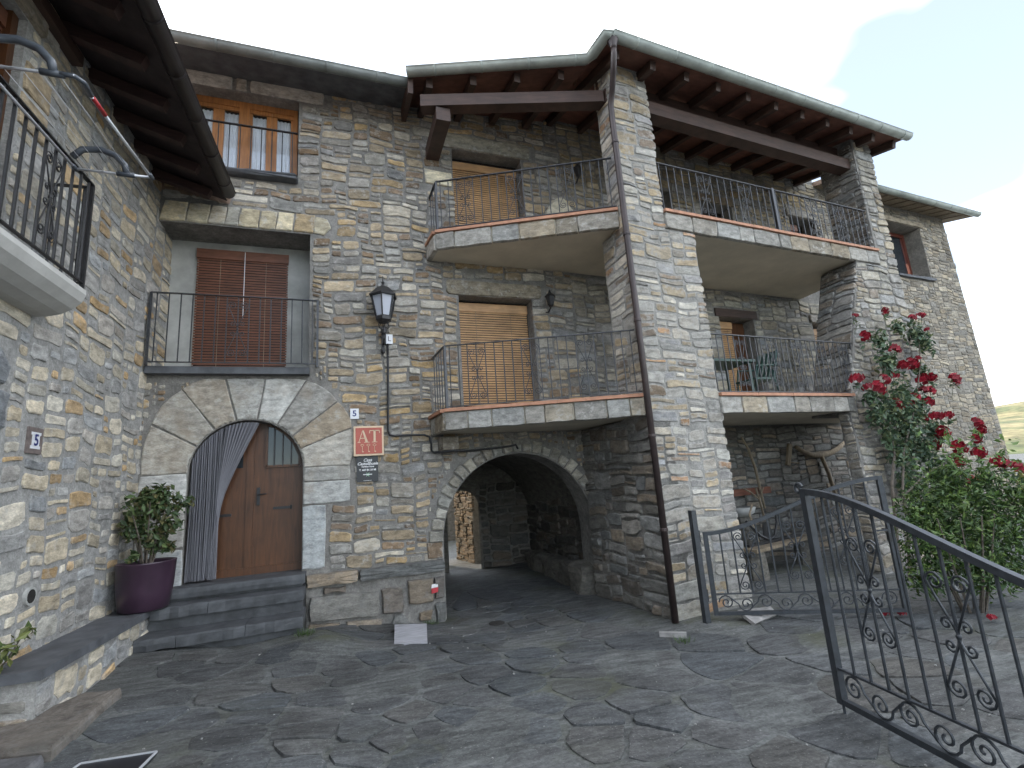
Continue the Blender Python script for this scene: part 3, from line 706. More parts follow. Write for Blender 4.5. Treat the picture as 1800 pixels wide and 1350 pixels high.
# ---------------------------------------------------------------- wrought iron
def spiral(cx, cy, r0, a0, turns, sgn, n=16, r1=.2):
    t = np.linspace(0, 1, n); a = a0+sgn*turns*2*math.pi*t; r = r0*(1-(1-r1)*t)
    return np.column_stack([cx+r*np.cos(a), cy+r*np.sin(a)])
def motif_mesh(name, W, H, rad, mat):
    mb = MB()
    def add(p2): tube(mb, np.column_stack([p2[:, 0], np.zeros(len(p2)), p2[:, 1]]), rad, 5)
    rs = W*.42
    for sx in (-1, 1):
        for sz in (-1, 1):
            sp = spiral(sx*(W*.55), sz*(H-rs), rs, 0 if sx > 0 else math.pi, 1.55, sx*sz)
            add(np.concatenate([[(sx*.004, sz*.03), (sx*W*.5, sz*(H-rs)*.55)], sp]))
            add(np.concatenate([[(0, sz*.012)], spiral(sx*W*.42, sz*H*.17, W*.3, math.pi if sx > 0 else 0, 1.3, -sx*sz, 12)]))
    lathe(mb, (0, 0, -.014), [(.004, 0), (.014, .004), (.014, .024), (.004, .028)], 8)
    return mesh_of(name, mb, mat, np.zeros(3), True)
def baluster_mesh(name, h, r, mat, sides=5):
    mb = MB(); tube(mb, [(0, 0, 0), (0, 0, h*.5), (0, 0, h)], r, sides); return mesh_of(name, mb, mat, np.zeros(3))
def railing(parent, A, B, zb, zt, n, motifs, mat=M_RAIL, rad=.0085, W=None, posts=(), endposts=(0, 0), Hs=.40, label=None):
    A, B = np.array([*A, 0.]), np.array([*B, 0.]); d = B-A; l = np.linalg.norm(d); ang = math.atan2(d[1], d[0])
    mb = MB(); bar(mb, A+(0, 0, zt), B+(0, 0, zt), .04, .012); bar(mb, A+(0, 0, zb+.03), B+(0, 0, zb+.03), .028, .012)
    for k, e in enumerate(endposts):
        if e: bar(mb, (A if k == 0 else B)+(0, 0, zb-.02), (A if k == 0 else B)+(0, 0, zt), .03)
    for t in posts: bar(mb, A+d*t+(0, 0, zb-.02), A+d*t+(0, 0, zt+.02), .055)
    ry = obj('railing', mb, mat, parent)
    me = baluster_mesh('baluster', zt-zb-.03, rad, mat)
    for i in range(n): inst('baluster', me, ry, A+d*(i+.5)/n+(0, 0, zb+.03), ang)
    if motifs:
        mm = motif_mesh('scroll', (W or l/n)*.95, (zt-zb)*Hs, .006, mat)
        for i in motifs: inst('scroll', mm, ry, A+d*(i+.5)/n+np.array([0, 0, (zt+zb)/2+.02]), ang)
    return ry
railing(house, (1.47, 7.0), (3.96, 5.80), 5.78, 6.62, 21, (3, 9, 15), endposts=(1, 0))
railing(house, (1.45, 7.48), (1.47, 7.02), 5.78, 6.62, 3, ())
railing(house, (1.45, 6.79), (3.96, 5.75), 2.92, 3.84, 21, (3, 9, 15), endposts=(1, 0))
railing(house, (1.40, 7.48), (1.45, 6.80), 2.92, 3.84, 5, ())
railing(house, P2(FR.p(.70, 0, -.04)), P2(FR.p(5.87, 0, -.04)), 5.78, 6.62, 34, (6, 12, 23, 28), posts=(.5,))
railing(house, P2(FR.p(1.25, 0, -.04)), P2(FR.p(4.6, 0, -.04)), 2.92, 3.84, 29, (5, 11, 16, 21, 26))
railing(house, (-2.33, 7.33), (-.28, 7.33), 3.66, 4.64, 15, (7,), endposts=(1, 1))
railing(house, (-.28, 7.34), (-.28, 7.5), 3.66, 4.64, 1, ())
railing(house, (-2.2, 7.47), (-.60, 7.47), 6.68, 7.46, 11, (), mat=M_IRON)

# ---------------------------------------------------------------- roof, gutters
EV = [(-2.75, 6.78), (1.03, 6.78), (1.04, 6.58), (3.68, 5.66), (3.74, 5.20), (10.85, 5.66)]
YB = 10.95; SL = .23; ZE = 8.12
def rz(i, y): return ZE+SL*(y-EV[i][1])
under, top = MB(), MB()
for i in range(5):
    (x0, y0), (x1, y1) = EV[i], EV[i+1]
    if abs(x1-x0) < .02: continue
    # intermediate split so that ceilings stay planar near the loggia
    q = [(x0, y0, ZE), (x1, y1, ZE), (x1, YB, rz(i+1, YB)), (x0, YB, rz(i, YB))]
    if i == 0:
        ms = MB(); ms.add(q, [(0, 1, 2, 3)]); obj('eave_slabs', ms, M_SLATE, house)
    (under.add(q, [(0, 1, 2, 3)]) if i else None); top.add([(a, b, c+.05) for a, b, c in q], [(3, 2, 1, 0)])
    top.add([(x0, y0, ZE), (x1, y1, ZE), (x1, y1, ZE+.05), (x0, y0, ZE+.05)], [(0, 1, 2, 3)])
x5, y5 = EV[5]; top.add([(x5, y5, ZE), (x5, YB, rz(5, YB)), (x5, YB, rz(5, YB)+.05), (x5, y5, ZE+.05)], [(0, 1, 2, 3)])
roof = obj('roof', top, M_ROOF, house); obj('ceiling', under, M_BOARD, house)
# curved tiles at the eaves
tm = MB(); vs, fs = [], []
for j, y in enumerate((0, .5)):
    for k in range(7): a = math.pi*k/6; vs.append((.095*math.cos(a)*(1-.12*j), y, .075*math.sin(a)))
fs = [(k, k+1, 8+k, 7+k) for k in range(6)]
vs2 = [(x*.86, y, z-.012) for x, y, z in vs]; tm.add(vs+vs2, fs+[tuple(14+i for i in f[::-1]) for f in fs]+[(k, 14+k, 15+k, k+1) for k in range(6)])
tile_me = mesh_of('roof_tile', tm, M_ROOF, np.zeros(3), True)
def tiles_along(a, b, parent, z, step=.215, ang=0):
    a, b = np.array(a), np.array(b); l = np.linalg.norm(b-a); n = int(l/step)
    for i in range(n):
        p = a+(b-a)*(i+.5)/n
        inst('roof_tile', tile_me, parent, (p[0], p[1], z+rnd.uniform(-.006, .006)), rot=(math.atan(SL), 0, R_(ang)+rnd.uniform(-.03, .03)))
tiles_along((-2.6, 6.93), (1.0, 6.93), roof, ZE+.075); tiles_along((3.8, 5.36), (10.8, 5.81), roof, ZE+.075, ang=3.7); tiles_along((1.15, 6.69), (3.65, 5.83), roof, ZE+.075, ang=-19)
inst('roof_tile', tile_me, roof, (.72, 6.95, ZE+.24), rot=(math.atan(SL), 0, .3)); inst('roof_tile', tile_me, roof, (.66, 7.1, ZE+.30), rot=(math.atan(SL), 0, -.1))
# rafters
raf = []
Fe = Frame((3.74, 5.20), 3.7)
for i in range(11):
    u = .22+i*.675; a = Fe.p(u, ZE-.075, -.10); b = Fe.p(u, ZE-.075+SL*2.25, -2.35); raf.append((a, b))
for x in (1.35, 2.0, 2.65, 3.3):
    y0 = np.interp(x, [1.04, 3.68], [6.58, 5.66])+.1; raf.append((np.array([x, y0, ZE-.075]), np.array([x, 7.55, ZE-.075+SL*(7.45-y0)])))
for a, b in raf:
    mb = MB(); bar(mb, a, b, .10, .14); obj('rafter', mb, M_BEAM, roof)
mb = MB(); fbox(mb, FR, -.02, 6.1, 7.60, 7.83, -.33, -.10); obj('roof_beam', mb, M_BEAM, house)
mb = MB(); bar(mb, (1.22, 6.66, 7.70), (3.97, 5.86, 7.70), .2, .2); obj('roof_beam', mb, M_BEAM, house)
mb = MB(); abox(mb, 1.42, 1.64, 6.50, 7.6, 7.36, 7.58); obj('roof_beam', mb, M_BEAM, house)
mb = MB(); bar(mb, (1.06, 6.62, 7.98), (1.06, 7.5, 8.15), .08, .24); obj('roof_beam', mb, M_BEAM, house)
mb = MB(); fbox(mb, FR, -.02, 6.05, 7.84, 8.2, -.33, -.28); obj('roof_beam', mb, M_BEAM, house)
def gutter(path, mat, parent, r=.088, z=8.12, joint=.72, depth=.0):
    mb = MB(); sp = []
    P = [np.array([*p, z]) if len(p) == 2 else np.array(p, float) for p in path]; prof = [(r*math.cos(t), r*math.sin(t)) for t in np.linspace(math.pi, 2*math.pi, 10)]
    prof2 = [(a*.9, b*.9) for a, b in prof[::-1]]; lip = [(r*1.0, .012), (r*1.13, .004)]
    full = prof+lip[::-1]+prof2; n = len(full); dirs = []
    for i in range(len(P)):
        d = (P[min(i+1, len(P)-1)]-P[max(i-1, 0)]); d[2] = 0; d /= np.linalg.norm(d); s = np.array([d[1], -d[0], 0]); dirs.append(s)
    vs = [P[i]+dirs[i]*a+np.array([0, 0, b]) for i in range(len(P)) for a, b in full]
    f = [(i*n+k, i*n+(k+1) % n, (i+1)*n+(k+1) % n, (i+1)*n+k) for i in range(len(P)-1) for k in range(n)]
    f += [tuple(range(n))[::-1], tuple((len(P)-1)*n+k for k in range(n))]
    mb.add(vs, f); g = obj('gutter', mb, mat, parent, True)
    for i in range(len(P)-1):
        l = np.linalg.norm(P[i+1]-P[i]); d = (P[i+1]-P[i])/l; s = np.array([d[1], -d[0], 0]); u = joint*.6
        while u < l-.1:
            b = MB(); pr = [(r*1.05*math.cos(t), r*1.05*math.sin(t)) for t in np.linspace(math.pi, 2*math.pi, 9)]
            vs = [P[i]+d*(u+e)+s*a*k_+np.array([0, 0, c*k_]) for e, k_ in ((-.016, .97), (-.012, 1), (.012, 1), (.016, .97)) for a, c in pr]
            b.add(vs, [(j*9+k, j*9+k+1, (j+1)*9+k+1, (j+1)*9+k) for j in range(3) for k in range(8)]); obj('gutter_joint', b, mat, g, True); u += joint
    return g
gutter([(-2.75, 6.72), (1.06, 6.72)], M_ZINC_D, house, z=8.12)
gutter([(1.0, 6.54), (3.60, 5.61), (3.66, 5.50), (3.70, 5.13), (3.84, 5.145)], M_ZINC, house, z=8.15)
gutter([(3.76, 5.13), (10.90, 5.59)], M_ZINC, house, z=8.15)
# downpipe
mb = MB(); lathe(mb, (3.80, 5.16, 7.93), [(.045, 0), (.05, .05), (.085, .14), (.088, .16)], 12); tube(mb, [(3.80, 5.16, 7.95), (3.80, 5.17, 7.85), (3.83, 5.28, 7.66), (3.89, 5.45, 7.5), (3.91, 5.56, 7.36), (3.915, 5.575, 7.1), (3.915, 5.575, 4), (3.915, 5.575, .02)], .046, 10)
dp = obj('downpipe', mb, M_BROWNPIPE, house, True)
for z in (6.7, 5.2, 3.9, 2.3, 1.1):
    b = MB(); lathe(b, (3.915, 5.575, z), [(.049, 0), (.054, .005), (.054, .035), (.049, .04)], 12); bar(b, (3.93, 5.59, z+.02), (4.02, 5.68, z+.02), .012); obj('pipe_bracket', b, M_BROWNPIPE, dp)

# ---------------------------------------------------------------- rest of the shell and the passage
F0 = Frame((0, 0), 0)
class YF(Frame):
    pass
FY = Frame((0, 10.9), 0)
sh = MB(); sheet(sh, FY, rect(-2.7, 11.3, -.4, 9.4), [archpoly(2.22, 2.92, -.39, 1.4, 14)], 0, (.0,))
sheet(sh, Frame((-2.62, 7.4), 90), rect(0, 3.5, -.4, 8.9))
obj('rear_wall', sh, M_STONE_D, house)
vt = MB(); pr = [(1.30, -.3), (1.30, 1.1)]+[(2.70-1.40*math.cos(t), 1.06+1.36*math.sin(t)) for t in np.linspace(.1, math.pi-.1, 18)]+[(4.1, 1.1), (4.1, -.3)]
for ya, yb in ((7.98, 9.0), (9.0, 10.89)):
    n = len(pr); vt.add([(x, ya, z) for x, z in pr]+[(x, yb, z) for x, z in pr], [(i, i+1, n+i+1, n+i) for i in range(n-1)])
vt.add([(1.46, 7.99, -.3), (1.28, 7.99, -.3), (1.28, 7.99, 1.2), (1.46, 7.99, 1.2)], [(0, 1, 2, 3)])
vt.add([(x, 8.0, z) for x, z in archpoly(1.46, 3.94, -.4, 1.06, 28)[2:]]+[(2.70+1.6*math.cos(t), 8.0, 1.06+1.5*math.sin(t)) for t in np.linspace(0, math.pi, 28)], [(i, i+1, 29+i, 28+i) for i in range(27)])
vault = obj('passage_vault', vt, M_VAULT_SHADE, house); PAL_S = [(2, (.10, .095, .085)), (1, (.13, .11, .09)), (1, (.075, .07, .062))]
rv = random.Random(31)
FV = Frame((0, 10.885), 0)
emit(stones_for(FV, 2.95, 4.08, .05, 1.9, lambda P: np.ones(len(P), bool), PAL_S, rv, cu=.09, cv=.07, wr=(2, 5), hr=(1, 2, 2, 3), prot=(.02, .05), gap=.014), vault, M_VAULT_SHADE, rv, 40)
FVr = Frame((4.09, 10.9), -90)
emit(stones_for(FVr, .0, 2.85, .0, 1.6, lambda P: np.ones(len(P), bool), PAL_S, rv, cu=.1, cv=.08, wr=(2, 5), hr=(1, 2, 2, 3), prot=(.02, .06), gap=.014), vault, M_VAULT_SHADE, rv, 60)
lg = MB(); rough_box(lg, 3.78, 4.12, 8.2, 10.5, -.1, .40, .03, 8, 2.); led = obj('passage_ledge', lg, M_VAULT_SHADE, house)
mb = MB(); rough_box(mb, 3.66, 4.1, 7.62, 8.1, -.1, .46, .03, 5, 5.); lst = obj('passage_ledge', mb, M_VAULT_SHADE, house)
for i in range(9):
    t = i/8; q = 1.25+.02*(i % 2)
# entrance door -----------------------------------------------------------------
mb = MB(); sheet(mb, FM, archpoly(-1.9, -.4, .8, 2.245), (), -.33); obj('door_frame', mb, M_DOOR, house)
def leaf(u0, u1):
    mb = MB(); n = 4
    cxd, rr = -1.145, .70
    def ztop(u): return 2.225+math.sqrt(max(.0001, rr**2-(u-cxd)**2))
    us_ = np.linspace(u0, u1, 7)
    pts = [(u0, .9), (u1, .9)]+[(u, ztop(u)) for u in us_[::-1]]
    quad_prism(mb, FM, pts, .05, -.255); d = obj('door_leaf', mb, M_DOOR, house); return d
dl = leaf(-1.84, -1.15); dr = leaf(-1.142, -.44)
mb = MB(); fbox(mb, FM, -1.19, -1.10, .95, 2.85, -.255, -.235); obj('cover_strip', mb, M_DOOR, dr)
mb = MB(); fbox(mb, FM, -1.84, -.44, .885, .98, -.256, -.225); obj('kick_board', mb, M_DOOR, dr)
wp = [(-.95, 2.30), (-.52, 2.30), (-.52, 2.44), (-.60, 2.62), (-.72, 2.76), (-.86, 2.86), (-.95, 2.88)]
mb = MB(); quad_prism(mb, FM, wp, .01, -.246); gp = obj('door_pane', mb, M_GLASS, dr)
mb = MB()
for i in range(len(wp)): a, b = wp[i], wp[(i+1) % len(wp)]; bar(mb, FM.p(*a, -.24), FM.p(*b, -.24), .035)
obj('pane_frame', mb, M_DOOR, dr)
for u in (-.85, -.74, -.63): mb = MB(); fbox(mb, FM, u-.008, u+.008, 2.3, 2.86 if u < -.8 else (2.77 if u < -.7 else 2.63), -.235, -.22); obj('pane_bar', mb, M_IRON, dr)
mb = MB(); quad_prism(mb, FM, [(-1.40, 2.30), (-1.24, 2.30), (-1.24, 2.86), (-1.40, 2.84)], .01, -.246); obj('door_pane', mb, M_GLASS, dl)
mb = MB(); fbox(mb, FM, -1.055, -1.015, 1.78, 2.02, -.235, -.225); tube(mb, [FM.p(-1.035, 1.92, -.23), FM.p(-1.035, 1.92, -.17), FM.p(-.93, 1.93, -.165)], .009, 6); obj('door_handle', mb, M_IRON, dr)
for d, u0, u1, z in ((dr, -.85, -.62, 1.71), (dl, -1.62, -1.36, 1.66)):
    mb = MB(); fbox(mb, FM, u0, u1, z, z+.035, -.25, -.24); lathe(mb, FM.p(u1 if d is dr else u0, z, -.245), [(.012, -.01), (.014, .045)], 8); obj('hinge_strap', mb, M_IRON, d)
mb = MB(); lathe(mb, FM.p(-1.30, 2.40, -.20), [(.005, .0), (.03, .03), (.02, .09), (.005, .1)], 8); obj('door_knocker', mb, M_IRON, dl)

# string curtain -----------------------------------------------------------------
cb = MB(); rc = random.Random(9)
def arcz(u): return 2.225+math.sqrt(max(.0, .675**2-(u+1.145)**2))
for i in range(150):
    u = -1.80+.33*i/149+rc.uniform(-.004, .004); zt_ = min(arcz(u), 2.88); y = 7.53+.035*math.sin(i*.55)+rc.uniform(-.012, .012)
    tube(cb, [(u, y, zt_), (u+rc.uniform(-.006, .006), y+.012*math.sin(i*.4), 1.9), (u+rc.uniform(-.012, .012)-.01, y, .90+rc.uniform(0, .03))], .0052, 3)
for i in range(130):
    s_ = i/129; u0 = -1.50+.47*s_+rc.uniform(-.005, .005); z0 = min(arcz(u0), 2.9); ue, ze = -1.49+.02*s_, 1.78-.12*s_+rc.uniform(-.02, .02); y = 7.52+.03*math.sin(i*.5)
    p = []
    for t in np.linspace(0, 1, 9): p.append((u0*(1-t)**1.6+ue*(1-(1-t)**1.6)+.05*s_*math.sin(math.pi*t)*(1-t), y+.01*math.sin(t*6+i), z0+(ze-z0)*t))
    tube(cb, p, .0050, 3)
    if i % 2 == 0: tube(cb, [p[-1], (-1.50+rc.uniform(-.03, .03), y, 1.3), (-1.51+rc.uniform(-.04, .04), y, .91)], .004, 3)
tag(obj('string_curtain', cb, M_STRING, base=(-1.5, 7.52, .9)), 'grey violet string curtain gathered to the left of the arched door', 'curtain')

# window, blinds -----------------------------------------------------------------
def part_box(name, mat, parent, *a): mb = MB(); fbox(mb, *a); return obj(name, mb, mat, parent)
mb = MB(); W0, W1, Z0, Z1, wz = -2.18, -.62, 6.68, 8.05, -.22
for a in ((W0, W1, Z0, Z0+.07), (W0, W1, Z1-.085, Z1+.02), (W0, W0+.07, Z0+.07, Z1-.085), (W1-.07, W1, Z0+.07, Z1-.085), ((W0+W1)/2-.07, (W0+W1)/2+.07, Z0+.07, Z1-.085)): fbox(mb, FM, *a, wz-.05, wz+.005)
wn = obj('window', mb, M_WIN, house)
for k in range(4):
    a = W0+.07+k*.356+(.04 if k > 1 else 0); b = a+.352
    mb = MB()
    for q in ((a, b, Z0+.07, Z0+.14), (a, b, Z1-.15, Z1-.075), (a, a+.075, Z0+.14, Z1-.16), (b-.075, b, Z0+.14, Z1-.16)): fbox(mb, FM, *q, wz-.045, wz-.012)
    obj('sash', mb, M_WIN, wn)
    part_box('pane', M_PANE, wn, FM, a+.07, b-.07, Z0+.13, Z1-.15, wz-.032, wz-.028)
    lc = MB(); n = 24; us_ = np.linspace(a+.06, b-.06, n); vs = [FM.p(u, z, wz-.075+.012*math.sin(i*1.1)) for z in (Z0+.1, Z1-.17) for i, u in enumerate(us_)]
    lc.add(vs, [(i, i+1, n+i+1, n+i) for i in range(n-1)]); obj('lace_curtain', lc, M_LACE, wn, True)
part_box('window_room', M_DARK, wn, FM, W0-.1, W1+.1, Z0-.05, Z1+.05, wz-.2, wz-.16)
poly_stone('window_sill', wn, M_SLATE, FM, rect(-2.3, -.58, 6.59, 6.675), .13, (.1, .1, .1), rnd, sub=8, jit=.006, gap=.002, base=-.25)
def blind(F, u0, u1, v0, v1, w, mat, parent, head=True, pitch=.042):
    mb = MB(); z = v0
    while z < v1: fbox(mb, F, u0+rnd.uniform(-.003, .003), u1+rnd.uniform(-.003, .003), z, z+pitch*.66, w, w+.006+rnd.uniform(0, .004)); z += pitch
    b = obj('blind', mb, mat, parent)
    if head: part_box('blind_head', mat, b, F, u0-.01, u1+.01, v1-.13, v1+.02, w+.011, w+.03)
    for u in (u0+(u1-u0)*.25, u0+(u1-u0)*.75): part_box('blind_cord', M_STICK, b, F, u-.003, u+.003, v0, v1, w+.011, w+.014)
    return b
b = blind(FM, -2.0, -.75, 3.66, 5.62, -.53, M_BLIND_R, house); part_box('pull_cord', M_WHITE, b, FM, -1.36, -1.352, 4.55, 5.62, -.49, -.484)
part_box('blind_backing', M_DARK, b, FM, -1.98, -.77, 3.66, 5.6, -.555, -.535)
blind(FM, 1.90, 3.15, 2.95, 4.87, -.25, M_BLIND_O, house); blind(FM, 1.90, 3.15, 5.80, 7.56, -.25, M_BLIND_O, house)
part_box('door_panel', M_DARK, house, FM, 1.85, 3.19, 2.9, 4.95, -.32, -.27); part_box('door_panel', M_DARK, house, FM, 1.85, 3.19, 5.76, 7.7, -.32, -.27)
blind(FB, 3.5, 3.98, 2.95, 4.85, -.22, M_BLIND_O, house); part_box('door_panel', M_DOOR, house, FB, 3.46, 4.40, 2.93, 4.88, -.29, -.26)
blind(FB, 6.3, 6.75, 2.95, 4.85, -.2, M_BLIND_O, house); blind(FB, 6.22, 6.66, 5.8, 7.5, -.2, M_BLIND_R, house); part_box('door_panel', M_WIN, house, FB, 6.2, 6.62, 5.8, 6.6, -.17, -.15)
# wall lamps in the loggia
for P_ in ((3.42, 7.40, 4.83), (4.22, 7.40, 7.42)):
    mb = MB(); lathe(mb, (P_[0], P_[1]-.12, P_[2]-.1), [(.03, 0), (.055, .03), (.085, .17), (.10, .18), (.03, .25), (.008, .31)], 6); tube(mb, [(P_[0], P_[1]+.1, P_[2]-.12), (P_[0], P_[1]-.02, P_[2]-.16), (P_[0], P_[1]-.12, P_[2]-.1)], .012, 6)
    tag(obj('wall_lantern', mb, M_IRON), 'small black lantern on the %s balcony wall beside the honey blind' % ('lower' if P_[2] < 5 else 'upper'), 'lantern')
# ================================================================ TOWER HOUSE (right)
r4 = random.Random(41)
tower = thing('stone_house', tuple(FB.p(10, 0)), 'tall ochre stone house behind the rose, with one deep window', 'house')
TW = (9.98, 11.55, 6.55, 8.08)
FTU = Frame(FB.p(7.31, 0)[:2], 3.7)          # u starts at 7.31
tb = MB(); o_ = 7.31; RT = 12.88
sheet(tb, FTU, [(0, -.6), (RT-o_+.28, -.6), (RT-o_, 8.6), (0, 8.6)], [rect(TW[0]-o_, TW[1]-o_, TW[2], TW[3])], 0, (.5,))
sheet(tb, Frame(FB.p(RT, 0)[:2], 93.7), rect(0, 6, -.6, 8.6)); sheet(tb, Frame(FB.p(7.3, 0, -6)[:2], 3.7), rect(0, RT-o_, -.6, 8.9))
tw = obj('tower_wall', tb, M_MORTAR_T, tower)
def okT(P): return ~inrect(P, TW[0]-o_, TW[1]-o_, TW[2]-.1, TW[3]+.16) & (P[:, 0] < RT-o_+.26-(P[:, 1])*.03)
s = stones_for(FTU, 0, RT-o_+.27, 0, 8.5, okT, PAL_T, r4, seed=2., cu=.055, cv=.05, wr=(2, 7), hr=(1, 2, 2, 3), prot=(.008, .024), gap=.008)
emit(s, tw, M_STONE_T, r4, 300)
poly_stone('lintel_stone', tw, M_STONE_T, FTU, rect(TW[0]-o_-.15, TW[1]-o_+.2, TW[3]+.005, TW[3]+.16), .04, (.33, .28, .21), r4, sub=5)
poly_stone('window_sill', tw, M_SLATE, FTU, rect(TW[0]-o_-.05, TW[1]-o_+.12, TW[2]-.08, TW[2]), .08, (.1, .1, .1), r4, sub=5, base=-.4)
mb = MB(); a0, a1 = TW[0]-o_, TW[1]-o_
for q in ((a0, a1, TW[2], TW[2]+.1), (a0, a1, TW[3]-.1, TW[3]), (a0, a0+.1, TW[2]+.1, TW[3]-.1), (a1-.1, a1, TW[2]+.1, TW[3]-.1), ((a0+a1)/2-.06, (a0+a1)/2+.06, TW[2]+.1, TW[3]-.1)): fbox(mb, FTU, *q, -.48, -.4)
tn = obj('window', mb, M_WINR, tower)
for k in (0, 1): part_box('pane', M_GLASS, tn, FTU, a0+.1+k*.72, a0+.72+k*.72, TW[2]+.1, TW[3]-.1, -.455, -.445)
mb = MB(); e0, e1 = FTU.p(-.0, 8.46, .52), FTU.p(RT-o_+.55, 8.46, .52); b0, b1 = FTU.p(-.0, 10.2, -6.4), FTU.p(RT-o_+.55, 10.2, -6.4); up = np.array([0, 0, .12])
mb.add([e0, e1, b1, b0, e0+up, e1+up, b1+up, b0+up], BOXQ if 'BOXQ' in globals() else [(0, 3, 2, 1), (4, 5, 6, 7), (0, 1, 5, 4), (1, 2, 6, 5), (2, 3, 7, 6), (3, 0, 4, 7)])
tr_ = obj('roof', mb, M_ROOF, tower)
for i in range(14):
    u = .2+i*.43; mb = MB(); bar(mb, FTU.p(u, 8.46, .48), FTU.p(u, 8.60, -.05), .34, .03); obj('soffit_board', mb, M_BLIND_O if 0 else M_STICK, tr_)
gutter([P2(FTU.p(-.05, 0, .58)), P2(FTU.p(RT-o_+.6, 0, .58))], M_ZINC, tower, z=8.5, r=.085)

# ================================================================ LEFT HOUSE
r5 = random.Random(51)
lh = thing('stone_house', (-2.45, 5.0, 0), 'left foreground stone house with iron balcony and dark brown eave', 'house')
FL = Frame((-2.37, 7.5), 87.94)
ld = rect(-4.6, -2.95, 3.78, 5.95); ld2 = rect(-4.4, -2.78, .95, 2.84)
mb = MB(); sheet(mb, FL, rect(-9.5, .62, -.2, 6.5), [ld, ld2], 0, (.25, .3)); lw = obj('side_wall', mb, M_MORTAR_L, lh)
sheet_back = MB(); sheet(sheet_back, FL, rect(-9.5, .62, -.2, 6.5), (), -.32); sheet(sheet_back, Frame((-2.37, 8.1), 180), rect(0, 5, -.2, 8)); sheet(sheet_back, Frame((-2.7, -2.0), 180), rect(0, 5, -.2, 8)); obj('inner_shell', sheet_back, M_DARK, lh)
def okL(P):
    g = ~inrect(P, -4.6, -2.95, 3.6, 6.15) & ~inrect(P, -4.5, -2.60, .9, 3.2) & ~inrect(P, -4.62, -2.42, 3.58, 3.78)
    g &= ~inrect(P, -2.32, -2.08, 2.33, 2.6) & ~(np.hypot(P[:, 0]+2.02, P[:, 1]-1.19) < .09)
    return g
s = stones_for(FL, -4.7, .6, .0, 6.4, okL, PAL_L, r5, seed=8., cu=.068, cv=.058, wr=(2, 6), hr=(1, 2, 2, 3, 3, 4), prot=(.004, .016), gap=.018)
emit(s, lw, M_STONE_L, r5, 300)
for pts in ([(-2.86, 2.86), (-2.66, 2.84), (-2.60, 3.02), (-2.78, 3.16)], [(-3.1, 2.88), (-2.88, 2.87), (-2.8, 3.17), (-3.05, 3.2)], [(-2.77, 2.5), (-2.6, 2.5), (-2.6, 2.82), (-2.77, 2.82)]):
    poly_stone('voussoir', lw, M_STONE_L, FL, pts, .03, (.2, .21, .22), r5)
poly_stone('lintel_stone', lw, M_STONE_L, FL, rect(-4.7, -2.72, 5.96, 6.14), .03, (.3, .26, .2), r5, sub=5)
for z in (5.62, 5.30): poly_stone('quoin_stone', lw, M_STONE_L, FL, rect(-2.93, -2.55, z-.3, z), .025, (.42, .33, .22), r5)
blind(FL, -4.5, -2.97, 3.8, 5.9, -.12, M_BLIND_R, lh); part_box('door_panel', M_DOOR, lh, FL, -4.4, -2.8, .95, 2.84, -.3, -.24)
part_box('door_frame', M_DOOR, lh, FL, -3.03, -2.955, 3.8, 5.95, -.12, -.06)
# balcony
mb = MB(); pr = [(0, 3.50), (.10, 3.505), (.20, 3.53), (.28, 3.575), (.34, 3.64), (.365, 3.71), (.36, 3.755), (.34, 3.765), (0, 3.765)]
n = len(pr); vs = [FL.p(u, v, w) for u in (-5.2, -2.42) for w, v in pr]; mb.add(vs, [(i, (i+1) % n, n+(i+1) % n, n+i) for i in range(n)]+[tuple(range(n)), tuple(range(2*n-1, n-1, -1))])
lbal = obj('balcony', mb, M_CONC, lh)
railing(lh, P2(FL.p(-5.0, 0, .34)), P2(FL.p(-2.45, 0, .34)), 3.78, 4.76, 20, (15, 9), mat=M_IRON, rad=.0125, endposts=(0, 1), Hs=.36)
railing(lh, P2(FL.p(-2.45, 0, .34)), P2(FL.p(-2.45, 0, .02)), 3.78, 4.74, 3, (), mat=M_IRON, rad=.012)
# eave
mb = MB(); zi, ze = 6.40, 6.12
q = [FL.p(-9, zi, -.0), FL.p(-.08, zi, -.0), FL.p(-.08, ze, .86), FL.p(-9, ze, .86)]; back_ = [FL.p(-9, 9.0, -4.5), FL.p(-.08, 9.0, -4.5)]
mb.add(q, [(0, 1, 2, 3)]); M_LRAF = wood_mat('dark_brown_rafter', (.045, .022, .019), .7, .35, False); eb = obj('eave_boards', mb, simple('dark_eave_board', (.035, .024, .024), .75, var=.4, scale=6), lh)
mb = MB(); mb.add([FL.p(-9, ze+.12, .9), FL.p(-.08, ze+.12, .9), *[b_+np.array([0, 0, .1]) for b_ in back_[::-1]], FL.p(-9, ze, .87), FL.p(-.08, ze, .87)], [(0, 1, 2, 3), (4, 5, 1, 0)])
mb.add([FL.p(.0, ze, .87), FL.p(.0, ze+.12, .9), back_[1]+np.array([0, 0, .1]), FL.p(.0, 6.3, -.3)], [(0, 1, 2, 3)])
lroof = obj('roof', mb, M_ROOF, lh)
for i in range(9):
    u = -.30-i*.56; mb = MB(); bar(mb, FL.p(u, zi-.08, -.02), FL.p(u, ze-.055, .70), .10, .12); obj('rafter', mb, M_LRAF, lroof)
mb = MB(); fbox(mb, FL, -9, -2.3, 6.12, 6.24, .0, .09); obj('wall_plate', mb, M_BEAM, lh)
gutter([P2(FL.p(-9, 0, .92)), P2(FL.p(-.27, 0, .92))], M_GUTTER_D, lh, z=6.13, r=.085, joint=.62)
